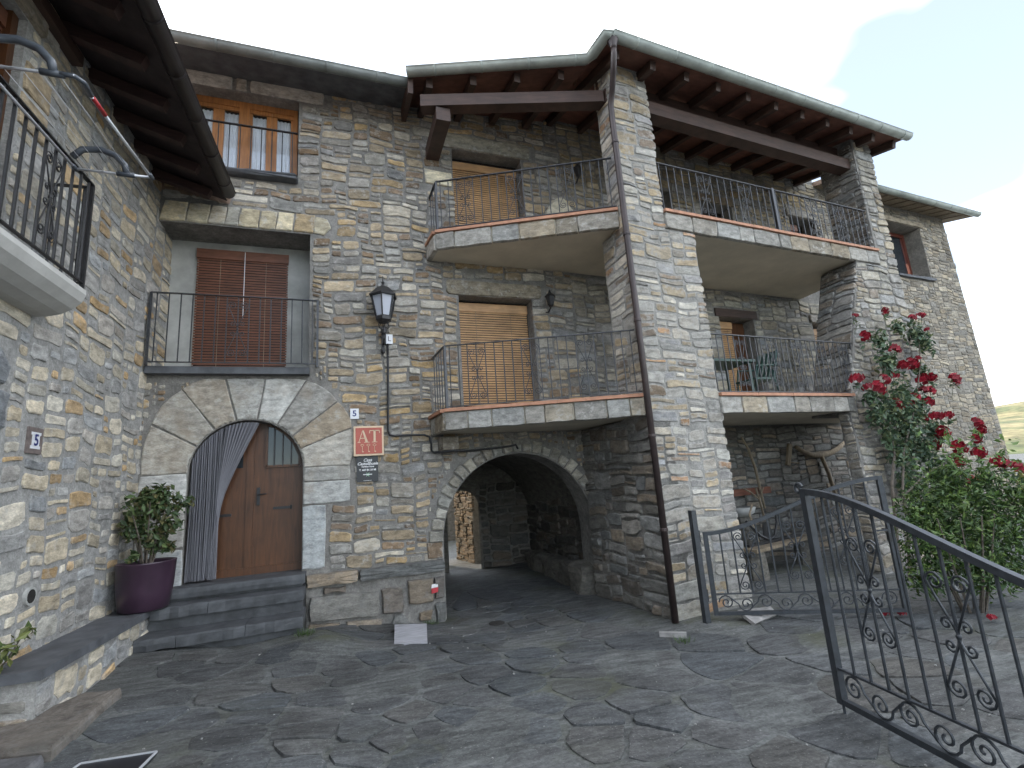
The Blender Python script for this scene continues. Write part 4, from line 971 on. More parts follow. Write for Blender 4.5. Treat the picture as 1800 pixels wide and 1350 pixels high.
# vent and number tile
mb = MB(); p = FL.p(-2.02, 1.19, .0); tube(mb, [FL.p(-2.02, 1.19, -.03), FL.p(-2.02, 1.19, .025)], .075, 16); v_ = obj('round_vent', mb, M_RENDER, lh)
mb = MB(); tube(mb, [FL.p(-2.02, 1.19, .0), FL.p(-2.02, 1.19, .028)], .055, 14); obj('vent_hole', mb, M_DARK, v_)
def text_mb(txt, F, u, v, w, size, shear=0.0, align='CENTER', bold=0.0):
    c = bpy.data.curves.new('t', 'FONT'); c.body = txt; c.size = size; c.align_x = align; c.align_y = 'CENTER'; c.shear = shear; c.extrude = .0; c.offset = bold; c.resolution_u = 4
    o = bpy.data.objects.new('t', c); COLL.objects.link(o); dg = bpy.context.evaluated_depsgraph_get(); me = bpy.data.meshes.new_from_object(o.evaluated_get(dg))
    vs = np.array([v_.co[:] for v_ in me.vertices]); fs = [tuple(p_.vertices) for p_ in me.polygons]; bpy.data.objects.remove(o); bpy.data.curves.remove(c); bpy.data.meshes.remove(me)
    mb = MB(); mb.add(F.pts(np.column_stack([vs[:, 0]+u, vs[:, 1]+v, np.full(len(vs), w)])), fs); return mb
nt_ = MB(); fbox(nt_, FL, -2.30, -2.10, 2.36, 2.58, .0, .018); num = obj('house_number', nt_, M_BROWNT); tag(num, 'small brown framed tile with a 5 on the left wall', 'house number')
part_box('plate', M_WHITE, num, FL, -2.25, -2.15, 2.40, 2.54, .018, .022); part_box('plate', M_WHITE, num, FL, -2.265, -2.135, 2.40, 2.425, .018, .0225); part_box('plate', M_WHITE, num, FL, -2.265, -2.135, 2.515, 2.54, .018, .0225)
obj('numeral', text_mb('5', FL, -2.2, 2.47, .026, .135, bold=.003), M_BLUE, num)

# laundry rack hung on the left balcony
rk = thing('drying_rack', (-1.85, 4.2, 4.68), 'white wire laundry drying rack with grey arms hung outside the left balcony', 'drying rack')
def tb_(name, mat, pts, r, sides=8): mb = MB(); tube(mb, pts, r, sides); return obj(name, mb, mat, rk, True)
zr = 4.70
tb_('side_tube', M_TUBE, [(-1.56, 4.69, zr), (-1.64, 3.75, zr)], .012); tb_('side_tube', M_TUBE, [(-2.10, 4.69, zr), (-2.16, 3.60, zr), (-2.2, 3.0, zr)], .012)
tb_('end_tube', M_TUBE, [(-2.10, 4.69, zr), (-1.56, 4.69, zr)], .011); tb_('end_tube', M_TUBE, [(-1.66, 3.57, zr), (-2.1, 3.60, zr)], .011)
tb_('corner_cap', M_PLASTIC, [(-1.555, 4.64, zr), (-1.555, 4.71, zr)], .017); tb_('corner_cap', M_PLASTIC, [(-2.1, 4.64, zr), (-2.10, 4.71, zr)], .017)
tb_('corner_elbow', M_PLASTIC, [(-1.74, 3.57, zr), (-1.66, 3.575, zr), (-1.63, 3.62, zr), (-1.635, 3.74, zr)], .016)
tb_('clip', M_REDP, [(-1.632, 3.76, zr), (-1.622, 3.93, zr)], .015)
for i in range(4): x = -2.0+i*.1; tb_('wire', M_TUBE, [(x, 4.69, zr), (x-.05, 3.58, zr)], .0022, 5)
for y0, xs in ((3.58, -1.78), (4.69, -1.74)):
    pth = [(xs, y0, zr+.01), (xs-.02, y0, zr+.09), (xs-.09, y0, zr+.17), (xs-.2, y0, zr+.21), (xs-.33, y0, zr+.19), (-2.12, y0-.02, zr+.10)]
    tb_('support_arm', M_PLASTIC, pth, .027); tb_('arm_sleeve', M_PLASTIC, [(xs-.07, y0, zr), (xs+.06, y0, zr)], .022)

# ================================================================ STEPS, BENCH, POT
stp = thing('stone_steps', (-1.15, 7.1, .3), 'worn slate doorsteps below the arched wooden door', 'steps')
def rslab(name, parent, x0, x1, y0, y1, z0, z1, mat=M_SLATE_STEP, jit=.012, skew=0.0, r=r5):
    n = 7; mb = MB(); fr_, bk = [], []
    xs = np.linspace(x0, x1, n)
    prof = [(0, z0), (-.004, (z0+z1)/2), (.0, z1-.018), (.016, z1)]
    vs = []
    for i, x in enumerate(xs):
        j = r.uniform(-jit, jit)+skew*(x-x0)
        for dy, z in prof: vs.append((x, y0+dy+j+r.uniform(-.006, .006), z+r.uniform(-.004, .004)))
        vs.append((x, y1, z1)); vs.append((x, y1, z0))
    m_ = 6; f = [(i*m_+k, i*m_+(k+1) % m_, (i+1)*m_+(k+1) % m_, (i+1)*m_+k) for i in range(n-1) for k in range(m_)]+[tuple(range(m_))[::-1], tuple((n-1)*m_+k for k in range(m_))]
    mb.add(vs, f); return obj(name, mb, mat, parent)
for a, b in ((-1.90, -.40),): rslab('step_slab', stp, a, b, 7.17, 7.84, .775, .885)
for a, b in ((-1.98, -1.42), (-1.415, -.395)): rslab('step_slab', stp, a, b, 6.92+.02*(a > -1.5), 7.6, .615, .735, skew=.01)
for a, b in ((-2.02, -1.64), (-1.635, -.98), (-.975, -.385)): rslab('step_slab', stp, a, b, 6.60+.02*(a > -1), 7.2, .375, .49)
mb = MB(); abox(mb, -2.06, -.42, 6.70, 7.5, -.1, .374); abox(mb, -2.05, -.415, 7.0, 7.5, .4, .614); abox(mb, -2.0, -.43, 7.23, 7.5, .7, .774); obj('step_core', mb, M_SLATE_STEP, stp)
bn = thing('stone_bench', (-2.2, 6.1, .3), 'low slate topped stone bench along the left house wall', 'bench')
mb = MB(); quad_prism(mb, FL, [(-2.55, .05), (-.1, .05), (-.1, .66), (-2.55, .66)], .37, .37); bw = obj('bench_wall', mb, M_MORTAR_L, bn)
FBn = Frame(FL.p(0, 0, .37)[:2], 87.94)
emit(stones_for(FBn, -2.55, -.1, .2, .66, lambda P: np.ones(len(P), bool), PAL_L, r5, seed=3., cu=.07, cv=.06, wr=(2, 4), hr=(2, 3, 4), gap=.02, prot=(.006, .02)), bw, M_STONE_L, r5, 80)
FBe = Frame(FL.p(-2.55, 0, .0)[:2], -2.06)
emit(stones_for(FBe, 0, .37, .2, .66, lambda P: np.ones(len(P), bool), PAL_D, r5, seed=3., cu=.07, cv=.06, wr=(2, 5), hr=(2, 3), gap=.02), bw, M_STONE_L, r5, 20)
mb = MB(); quad_prism(mb, FL, [(-2.6, .665), (-.1, .665), (-.1, .735), (-2.6, .735)], .42, .42); obj('bench_slab', mb, M_SLATE, bn)
# kerb stones at the lower left
ks = thing('kerb_stone', (-2.0, 5.0, .2), 'long flat kerb slab on the paving beside the bench', 'kerb')
def hstone(parent, pts, z, h, col, mat=M_FLAG):
    P = np.array(pts, float); o = []
    for i in range(len(P)):
        for t in range(3): o.append(P[i]+(P[(i+1) % len(P)]-P[i])*t/3+np.array([rnd.uniform(-.01, .01), rnd.uniform(-.01, .01)]))
    mb = MB(); ring_stone(mb, lambda q: np.column_stack([q[:, 0], q[:, 1], z+q[:, 2]]), o, h, .02, col, base=-.15, tilt=.1); return obj('kerb_slab', mb, mat, parent)
hstone(ks, [(-2.35, 4.55), (-1.72, 4.35), (-1.68, 5.32), (-1.95, 5.40), (-2.3, 5.0)], .30, .10, (.17, .15, .13), M_STONE_D); hstone(ks, [(-2.4, 3.9), (-1.8, 3.7), (-1.75, 4.33), (-2.38, 4.52)], .28, .09, (.13, .13, .14), M_STONE_D)

def leaves(mb, centers, rads, n, size, cols, r, up=.3, asp=.42, shell=.55):
    centers = np.asarray(centers, float); rads = np.asarray(rads, float)
    if rads.ndim == 1: rads = np.repeat(rads[:, None], 3, 1)
    vol = rads.prod(1)**.75; pick = r.choice(len(centers), n, p=vol/vol.sum())
    d = r.normal(size=(n, 3)); d /= np.linalg.norm(d, axis=1)[:, None]
    rad = (shell+(1-shell)*r.random(n))*np.where(r.random(n) < .2, r.random(n), 1)*(.8+.35*r.random(n))
    p = centers[pick]+d*rads[pick]*rad[:, None]
    nrm = d*.7+r.normal(size=(n, 3))*.6+np.array([0, 0, up]); nrm /= np.linalg.norm(nrm, axis=1)[:, None]
    t = np.cross(nrm, r.normal(size=(n, 3))); t /= np.linalg.norm(t, axis=1)[:, None]; b = np.cross(nrm, t)
    s = size*(.6+.8*r.random(n))[:, None]
    V = np.stack([p-t*s, p+b*s*asp+nrm*s*.12, p+t*s, p-b*s*asp+nrm*s*.12], 1).reshape(-1, 3)
    k = mb.n; mb.v.append(V); idx = np.arange(n)*4+k
    mb.f.extend([(i, i+1, i+2) for i in idx.tolist()]); mb.f.extend([(i, i+2, i+3) for i in idx.tolist()]); mb.n += 4*n
    c = np.array(cols)[r.integers(0, len(cols), n)]*(.65+.7*r.random(n))[:, None]
    mb.c.append(np.repeat(np.column_stack([c, np.ones(n)]), 4, 0)); return p
ng = np.random.default_rng(4)
pp = thing('potted_plant', (-2.05, 6.95, .74), 'bushy evergreen in a plum glazed pot on the bench beside the door', 'potted plant')
mb = MB(); lathe(mb, (-2.05, 6.95, .738), [(.20, 0), (.235, .015), (.265, .2), (.285, .50), (.29, .515), (.28, .52), (.262, .50), (.25, .47)], 36); obj('pot', mb, M_POT, pp, True)
mb = MB(); lathe(mb, (-2.05, 6.95, 1.18), [(.255, 0), (.255, .02), (.01, .035)], 20); obj('soil', mb, M_SOIL, pp)
mb = MB()
for a in range(9):
    t = a*.7; tube(mb, [(-2.05+.04*math.cos(t), 6.95+.04*math.sin(t), 1.19), (-2.05+.12*math.cos(t), 6.95+.10*math.sin(t), 1.5), (-2.05+.26*math.cos(t), 6.95+.2*math.sin(t), 1.85+.1*math.sin(a))], [.012, .009, .004], 5)
obj('stem', mb, M_BARK, pp)
mb = MB(); leaves(mb, [(-2.12, 6.93, 1.85), (-1.92, 6.92, 1.9), (-2.2, 6.95, 1.62), (-1.85, 6.9, 1.66), (-2.05, 6.95, 1.98), (-2.0, 6.95, 1.5), (-1.68, 6.88, 1.86), (-1.82, 6.85, 1.4), (-2.15, 6.8, 1.32)], [.22, .2, .16, .15, .16, .18, .09, .07, .08], 1500, .043, [(.05, .085, .035), (.07, .11, .04), (.10, .14, .05), (.13, .12, .05)], ng, .4)
tag(obj('foliage', mb, M_LEAF, pp), kind='stuff')
sp_ = thing('small_plant', (-2.3, 5.05, .72), 'thin sprig of green leaves over the near end of the bench', 'plant')
mb = MB(); tube(mb, [(-2.36, 4.98, .74), (-2.30, 5.0, .82), (-2.24, 5.03, .98)], [.008, .006, .004], 5); obj('stem', mb, M_BARK, sp_)
mb = MB(); leaves(mb, [(-2.36, 4.97, .77), (-2.30, 5.0, .86), (-2.23, 5.03, .98), (-2.4, 4.95, .92)], [.06, .07, .07, .07], 75, .045, [(.09, .13, .04), (.14, .16, .05)], ng); obj('foliage', mb, M_LEAF, sp_)

# carved shield shaped stone on the wall behind the upper balcony
mb = MB(); ring_stone(mb, lambda q: FM.pts(q+np.array([0, 0, .03])), [(3.58, 6.52), (3.85, 6.49), (4.14, 6.54), (4.18, 6.64), (4.05, 6.80), (3.95, 6.93), (3.82, 6.94), (3.70, 6.82), (3.55, 6.62)], .06, .03, (.55, .50, .38)); tag(obj('stone_plaque', mb, M_STONE_L), 'pale shield shaped stone set on the wall behind the upper balcony railing', 'plaque')
# ================================================================ LAMP, SIGNS, CABLE
lp = thing('wall_lantern', (.64, 7.5, 3.9), 'large black six sided lantern on the facade above the red sign', 'lantern')
lx, ly = .645, 7.27
mb = MB(); lathe(mb, (lx, ly, 4.745), [(.215, -.02), (.222, 0), (.19, .03), (.10, .125), (.03, .165), (.028, .18), (.016, .19), (.03, .215), (.012, .235), (.012, .25), (.004, .33)], 6, phase=.3); obj('lamp_roof', mb, M_IRON, lp)
mb = MB(); lathe(mb, (lx, ly, 4.40), [(.08, -.075), (.12, -.045), (.125, .0), (.115, .02)], 6, phase=.3); obj('lamp_base', mb, M_IRON, lp)
for k in range(6):
    t0, t1 = .3+k*math.pi/3, .3+(k+1)*math.pi/3; A_ = lambda r_, t, z: (lx+r_*math.cos(t), ly+r_*math.sin(t), z)
    mb = MB(); tube(mb, [A_(.112, t0, 4.41), A_(.178, t0, 4.74)], .011, 5); tube(mb, [A_(.125, t0, 4.41), A_(.165, t0, 4.58), A_(.195, t0, 4.74)], .006, 4); obj('lamp_post', mb, M_IRON, lp)
    mb = MB(); mb.add([A_(.105, t0, 4.41), A_(.105, t1, 4.41), A_(.17, t1, 4.735), A_(.17, t0, 4.735)], [(0, 1, 2, 3)]); obj('lamp_glass', mb, M_LAMPGL, lp)
mb = MB()
for k in range(6):
    t = .3+k*math.pi/3; tube(mb, [(lx+.05*math.cos(t), ly+.05*math.sin(t), 4.33), (lx+.085*math.cos(t), ly+.085*math.sin(t), 4.28), (lx+.07*math.cos(t), ly+.07*math.sin(t), 4.24), (lx+.02*math.cos(t), ly+.02*math.sin(t), 4.23)], .006, 4)
lathe(mb, (lx, ly, 4.13), [(.012, 0), (.04, .03), (.045, .08), (.03, .12)], 8)
tube(mb, [(lx, ly, 4.16), (lx, ly+.01, 4.08), (lx, ly+.12, 4.02), (lx, 7.45, 4.04)], .017, 6); obox(mb, (lx, 7.465, 4.10), (.022, 0, 0), (0, .02, 0), (0, 0, .14)); lathe(mb, (lx, 7.46, 3.93), [(.006, -.05), (.03, -.015), (.03, .01), (.018, .04)], 8)
obj('lamp_bracket', mb, M_IRON, lp)
mb = MB(); fbox(mb, FM, .69, .79, 4.05, 4.20, .0, .05); jb = obj('junction_box', mb, M_WHITE); tag(jb, 'small white box lettered L beside the facade lantern', 'junction box'); obj('lettering', text_mb('L', FM, .74, 4.125, .0515, .11), M_PLASTIC, jb)
part_box('box_side', M_IRON, jb, FM, .675, .69, 4.04, 4.20, .0, .06)
mb = MB(); C_ = [(.715, 4.05), (.71, 3.5), (.70, 3.0), (.695, 2.72), (.72, 2.655), (.80, 2.64), (1.0, 2.645), (1.22, 2.64), (1.30, 2.61), (1.325, 2.5), (1.325, 2.40), (1.37, 2.365), (1.6, 2.36), (1.9, 2.37), (2.2, 2.385), (2.55, 2.41), (2.66, 2.43), (2.69, 2.36)]
tube(mb, [FM.p(u, v, .04+(.34 if 1.40 < u < 1.74 and v < 2.4 else (.04 if u > 1.9 else 0))) for u, v in C_], .017, 6); tag(obj('cable', mb, M_IRON, smooth=True), 'black cable running from the lantern down towards the passage arch', 'cable')
# red square plaque with two letters and three keys
mb = MB(); fbox(mb, FM, .21, .625, 2.365, 2.79, .01, .085); sg = obj('sign', mb, M_CREAM); tag(sg, 'square red and cream plaque with the letters AT and three keys', 'sign')
part_box('sign_face', M_SIGNRED, sg, FM, .235, .60, 2.39, 2.765, .085, .089)
def flat(name, parent, mat, F, polys, w):
    mb = MB()
    for p_ in polys:
        tr = tessellate_polygon([[Vector((x, y, 0)) for x, y in p_]]); mb.add(F.pts([(x, y, w) for x, y in p_]), [tuple(t) for t in tr])
    return obj(name, mb, mat, parent)
def rr_(u0, u1, v0, v1): return [(u0, v0), (u1, v0), (u1, v1), (u0, v1)]
Ax, Bz, H_ = .262, 2.555, .175
flat('letter', sg, M_CREAM, FM, [[(Ax+.012, Bz), (Ax+.022, Bz), (Ax+.075, Bz+H_), (Ax+.066, Bz+H_)], [(Ax+.11, Bz), (Ax+.145, Bz), (Ax+.085, Bz+H_), (Ax+.064, Bz+H_)], rr_(Ax+.035, Ax+.115, Bz+.055, Bz+.066), rr_(Ax, Ax+.04, Bz-.003, Bz+.006), rr_(Ax+.09, Ax+.165, Bz-.003, Bz+.006)], .0905)
Tx = .425
flat('letter', sg, M_CREAM, FM, [rr_(Tx+.058, Tx+.088, Bz, Bz+H_), rr_(Tx, Tx+.145, Bz+H_-.012, Bz+H_), rr_(Tx, Tx+.01, Bz+H_-.045, Bz+H_), rr_(Tx+.135, Tx+.145, Bz+H_-.045, Bz+H_), rr_(Tx+.035, Tx+.11, Bz-.003, Bz+.006)], .0905)
for k in range(3):
    kx = .325+k*.085; mb = MB(); tube(mb, [FM.p(kx+.022*math.cos(t), 2.515+.014*math.sin(t), .0905) for t in np.linspace(0, 2*math.pi, 14)], .0035, 4)
    tube(mb, [FM.p(kx, 2.50, .0905), FM.p(kx, 2.415, .0905)], .0035, 4); fbox(mb, FM, kx, kx+.02, 2.415, 2.43, .089, .092); obj('key_mark', mb, M_CREAM, sg)
mb = MB(); fbox(mb, FM, .25, .545, 2.0, 2.362, .01, .03); bs = obj('sign', mb, M_SIGNBLK); tag(bs, 'black rectangular house name sign below the red plaque', 'sign')
for tx, z, sz, shr in (('Casa', 2.305, .062, .35), ('Castellbuela', 2.255, .058, .35), ('Turismo Rural', 2.213, .03, .2), ('T. 607 84 10 98', 2.165, .036, .1)): obj('lettering', text_mb(tx, FM, .398, z, .0315, sz, shr, bold=.0012), M_PRINTW, bs)
flat('emblem', bs, M_GREENP, FM, [[(.40+.012*math.cos(a+1.57), 2.10+.008*math.sin(a+1.57)), (.40+.05*math.cos(a), 2.10+.036*math.sin(a)), (.40-.012*math.cos(a+1.57), 2.10-.008*math.sin(a+1.57))] for a in (1.05, 2.1, 4.2, 5.2)], .0315); flat('emblem', bs, M_PRINTW, FM, [rr_(.335, .46, 2.096, 2.108)], .0318); flat('emblem', bs, M_PRINTW, FM, [rr_(.34, .45, 2.016, 2.020)], .0318)
mb = MB(); fbox(mb, FM, .165, .285, 2.91, 3.06, .012, .022); hn = obj('house_number', mb, M_WHITE); tag(hn, 'white tile with a blue 5 above the red plaque', 'house number'); obj('numeral', text_mb('5', FM, .225, 2.985, .0235, .12, bold=.003), M_BLUE, hn)
mb = MB(); mb.add(FM.pts([(1.235, .40, .135), (1.325, .41, .135), (1.33, .475, .135), (1.235, .47, .135)]), [(0, 1, 2, 3)]); tmk = obj('trail_mark', mb, M_TRAILR); tag(tmk, 'painted white over red trail mark on the dark plinth', 'trail mark')
mb = MB(); mb.add(FM.pts([(1.233, .472, .1355), (1.328, .477, .1355), (1.325, .53, .1355), (1.24, .52, .1355)]), [(0, 1, 2, 3)]); obj('white_band', mb, M_WHITEP, tmk)
# ================================================================ GATES
def gate(label, Hg, ang, zb, length, hinge_h, free_h, sgn, thing_group, finial=False):
    """hinge at Hg (x,y); leaf runs along ang (deg); u from hinge to free end"""
    F = Frame(Hg, ang); base = F.p(length/2, zb); t = thing('iron_gate', tuple(base), label, 'gate', thing_group)
    zt = lambda u: zb+hinge_h+(free_h-hinge_h)*(lambda q: q*q*(3-2*q))(np.clip(u/length, 0, 1))
    mb = MB(); s = .055
    fbox(mb, F, 0, s, zb, zt(0), -.02, .02); fbox(mb, F, length-s, length, zb, zt(length)+.0, -.025, .025); fbox(mb, F, s, length-s, zb, zb+.04, -.02, .02)
    us = np.linspace(0, length, 22); vs = []
    for u in us:
        for dz, dw in ((-.045, -.022), (-.045, .022), (0, .022), (0, -.022)): vs.append(F.p(u, zt(u)+dz, dw))
    mb.add(vs, [(i*4+k, i*4+(k+1) % 4, (i+1)*4+(k+1) % 4, (i+1)*4+k) for i in range(21) for k in range(4)]+[(0, 1, 2, 3), (84, 85, 86, 87)])
    fr_ = obj('gate_frame', mb, M_GATE, t)
    mb = MB(); fbox(mb, F, s, length-s, zb+.235, zb+.25, -.012, .012); obj('mid_rail', mb, M_GATE, t)
    n = 14; step = (length-2*s)/n
    for i in range(1, n):
        u = s+i*step; mb = MB(); tube(mb, [F.p(u, zb+.24, 0), F.p(u, (zb+zt(u))/2, 0), F.p(u, zt(u)-.03, 0)], .0105, 6); obj('bar', mb, M_GATE, t)
    mm = motif_mesh('scroll', step*.95, .34, .0075, M_GATE)
    for i, z in ((3, zb+.62), (7, zb+.72), (11, zb+.86)): inst('scroll', mm, t, F.p(s+i*step, z, 0), R_(ang))
    # running scroll in the lower band
    m = 9; w = (length-2*s)/m; rb = .088
    for i in range(m):
        uc = s+(i+.5)*w; sg_ = 1 if i % 2 == 0 else -1; c = spiral(uc, zb+.135+sg_*.012, rb, math.pi if sg_ > 0 else math.pi, 1.7, -sg_, 22, .12)
        tail = [(uc-w*.75, zb+.135-sg_*.06), (uc-w*.62, zb+.135-sg_*.03)]
        mb = MB(); q = np.concatenate([tail, c]) if i else c; tube(mb, [F.p(a, b, 0) for a, b in q], .0085, 5); obj('scroll', mb, M_GATE, t)
    if finial:
        mb = MB(); q = spiral(length+.035, zt(length)+.0, .045, math.pi*.9, 1.2, -1, 20, .35)
        tube(mb, [F.p(a, b, 0) for a, b in q], .013, 6); obj('finial', mb, M_GATE, t)
    return t, F, zt
gA, gFA, _z = gate('iron gate leaf standing open beside the stone pier, farther from the viewer', (4.33, 5.36), math.degrees(math.atan2(4.28-5.36, 6.15-4.33)), .085, 2.12, .98, 1.53, 1, 'courtyard gate leaves')
mb = MB(); bar(mb, gFA.p(2.02, 1.0, 0), gFA.p(2.02, 1.0, .12), .02); bar(mb, gFA.p(2.02, 1.0, .12), gFA.p(1.90, 1.0, .12), .02); obj('latch_handle', mb, M_GATE, gA); mb = MB(); fbox(mb, gFA, 2.06, 2.11, .86, .96, -.03, .03); obj('lock_case', mb, M_IRON, gA)
mb = MB(); bar(mb, (4.22, 5.37, -.05), (4.22, 5.37, 1.34), .07); gp_ = obj('gate_post', mb, M_GATE); tag(gp_, 'square iron gate post against the foot of the stone pier', 'post')
for z in (.25, .95): mb = MB(); tube(mb, [(4.265, 5.365, z), (4.265, 5.365, z+.14)], .022, 8); obj('hinge', mb, M_IRON, gp_)
gB, gFB, _z = gate('iron gate leaf in the right foreground, nearest to the viewer', (3.07, 1.02), math.degrees(math.atan2(3.04-1.02, 3.46-3.07)), .10, 2.06, .98, 1.53, 1, 'courtyard gate leaves', True)
mb = MB(); tube(mb, [gFB.p(2.03, -.02, 0), gFB.p(2.03, .14, 0)], .01, 6); obj('drop_bolt', mb, M_GATE, gB)

# ================================================================ ROSE, SHRUB
ng2 = np.random.default_rng(8); rr5 = random.Random(77)
BL = [(9.18, 5.69, 4.36, 0.8), (8.31, 5.63, 4.21, 0.6), (9.92, 5.73, 4.28, 0.8), (10.22, 5.75, 4.34, 0.9), (10.32, 5.76, 4.08, 0.6), (8.42, 5.64, 3.85, 1.1), (9.15, 5.68, 3.64, 1.2), (9.29, 5.69, 3.35, 1.2), (9.57, 5.71, 3.4, 1.3), (9.82, 5.73, 3.52, 0.6), (8.0, 5.61, 3.09, 1.3), (8.22, 5.62, 2.96, 1), (8.44, 5.64, 2.95, 1.5), (8.68, 5.65, 3.1, 1.1), (8.97, 5.67, 3.18, 1), (9.77, 5.72, 3.12, 1.3), (10.07, 5.74, 3.16, 1), (10.08, 5.43, 3.06, 1.3), (9.74, 5.72, 2.92, 1), (9.92, 5.73, 2.92, 1), (9.42, 5.7, 2.79, 1.1), (9.2, 5.69, 2.71, 1.1), (8.85, 5.66, 2.67, 1.3), (9.76, 5.72, 2.71, 1.2), (9.83, 5.67, 2.43, 1.4), (9.82, 5.48, 2.44, 0.9), (9.59, 5.71, 2.41, 0.6), (9.71, 5.56, 2.16, 1.3), (9.64, 5.03, 2.25, 1.1), (9.57, 4.95, 2.14, 0.9), (9.55, 5.04, 2.02, 1), (9.64, 5.7, 1.96, 1.2), (9.56, 5.32, 1.88, 1.4), (9.42, 4.98, 1.78, 1.2), (9.47, 5.31, 1.67, 1.1), (9.52, 5.38, 1.75, 0.8), (9.18, 4.63, 1.62, 1.2), (9.09, 4.51, 1.57, 1.1), (8.94, 4.32, 1.53, 1.2), (9.28, 5.17, 1.33, 1.1), (9.27, 5.08, 1.38, 1)]
FO = [(8.8, 5.66, 3.79, 0.24), (9.96, 5.74, 3.97, 0.27), (10.16, 5.75, 3.79, 0.23), (8.89, 5.67, 3.39, 0.27), (8.69, 5.65, 2.6, 0.38), (8.29, 5.63, 2.52, 0.24), (9.09, 5.68, 2.21, 0.38), (9.33, 5.69, 1.91, 0.31), (9.15, 5.68, 2.79, 0.31), (9.46, 5.61, 1.54, 0.34), (8.78, 5.66, 1.38, 0.3), (8.49, 5.64, 2.15, 0.22), (9.84, 5.73, 3.31, 0.16), (9.3, 5.47, 1.2, 0.31), (9.43, 5.7, 4.08, 0.18), (9.4, 5.7, 2.59, 0.29), (9.73, 5.72, 2.19, 0.26), (8.72, 5.66, 1.84, 0.32), (8.23, 5.62, 2.79, 0.17)]
rose = thing('climbing_rose', (8.0, 5.55, 0), 'tall climbing rose with dark red blooms against the right pier', 'rose bush')
ST = [(7.97, 5.55, -.05), (8.1, 5.60, .5), (8.22, 5.62, 0.98), (8.31, 5.63, 1.41), (8.53, 5.64, 1.85), (8.56, 5.64, 2.22), (8.68, 5.65, 2.79), (8.81, 5.66, 3.38)]
mb = MB(); tube(mb, ST, [.03, .028, .025, .022, .018, .015, .011, .008], 6)
tube(mb, [(8.05, 5.5, 0), (8.35, 5.55, .8), (8.42, 5.56, 1.3), (8.7, 5.6, 1.9), (9.3, 5.66, 2.6), (9.8, 5.7, 3.4), (10.0, 5.72, 4.1)], [.025, .022, .02, .016, .012, .009, .005], 6)
tube(mb, [(8.4, 5.56, 1.2), (8.9, 5.5, 1.5), (9.4, 5.3, 1.75), (9.6, 5.0, 2.1)], [.018, .014, .009, .005], 5); tube(mb, [(8.2, 5.5, .6), (8.8, 5.2, 1.1), (9.1, 4.7, 1.5), (8.95, 4.35, 1.55)], [.018, .013, .009, .005], 5)
obj('stem', mb, M_BARK, rose)
mb = MB(); GR = [(.05, .09, .05), (.065, .11, .06), (.085, .135, .07), (.13, .16, .07)]
fo = np.array(FO); leaves(mb, fo[:, :3], np.column_stack([fo[:, 3]*1.05, fo[:, 3]*.55, fo[:, 3]*1.05]), 5600, .047, GR, ng2, .35, .5, .2)
bl = np.array(BL); leaves(mb, bl[:, :3]-np.array([0, -.02, .1]), np.full((len(bl), 3), .1), 420, .04, GR, ng2, .35, .5, .2)
for a in BL:
    q = min(ST[2:], key=lambda s_: (s_[0]-a[0])**2+(s_[2]-a[2]+.4)**2)
tag(obj('foliage', mb, M_LEAF, rose), kind='stuff')
mb = MB()
for (x, y, z, s_) in BL: tube(mb, [(x, y, z), (x-.04*rr5.uniform(-1, 1), y+.02, z-.15), (x-.12*rr5.uniform(0, 1), y+.03, z-.34)], [.005, .004, .003], 4, (.08, .1, .05))
tag(obj('flower_stalks', mb, M_LEAF, rose), kind='stuff')
def bloom_mesh(k, n=26):
    r = random.Random(k); mb = MB()
    for i in range(n):
        q = i/n; el = .2+1.25*(1-q)+r.uniform(-.15, .15); az = i*2.4+r.uniform(-.3, .3); R0 = .055*(.35+.75*q); w = .045*(.6+.5*q)
        d = np.array([math.cos(az)*math.cos(el), math.sin(az)*math.cos(el), math.sin(el)]); t = np.array([-math.sin(az), math.cos(az), 0]); u = np.cross(d, t)
        c = d*R0; vs = [c-u*w*.7, c+t*w*.7+d*.012, c+u*w*.75+d*.02+u*.004, c-t*w*.7+d*.012, c+d*.004]
        k_ = r.uniform(.6, 1.25); mb.add(vs, [(0, 1, 4), (1, 2, 4), (2, 3, 4), (3, 0, 4)], (.27*k_, .008*k_, .022*k_))
    return mesh_of('rose_bloom', mb, M_ROSE, np.zeros(3))
bms = [bloom_mesh(k) for k in range(5)]
for i, (x, y, z, s_) in enumerate(BL):
    o = inst('rose_bloom', bms[i % 5], rose, (x, y, z), rot=(rr5.uniform(.2, 1.3), rr5.uniform(-.5, .5), rr5.uniform(-.8, .8))); o.scale = (1.28*s_, 1.28*s_, 1.28*s_)
shrub = thing('shrub', (6.95, 4.1, 0), 'dense bright green leafy shrub behind the iron gates', 'shrub')
mb = MB(); SC = [(6.55, 4.2, .75), (6.95, 4.1, .95), (7.4, 4.0, .85), (6.8, 4.2, 1.25), (7.2, 4.05, 1.35), (7.5, 4.0, 1.2), (6.45, 4.2, .45), (7.0, 4.0, .5), (7.5, 3.95, .45), (7.05, 4.1, 1.55), (7.45, 3.9, 1.5), (6.45, 4.25, 1.1), (7.8, 3.8, .9), (7.75, 3.8, 1.3)]; SR = [.36, .42, .40, .34, .34, .30, .28, .36, .34, .22, .18, .22, .35, .28]
leaves(mb, SC, SR, 11000, .037, [(.03, .066, .018), (.045, .09, .024), (.07, .125, .03), (.11, .17, .035)], ng2, .5, .31, .4)
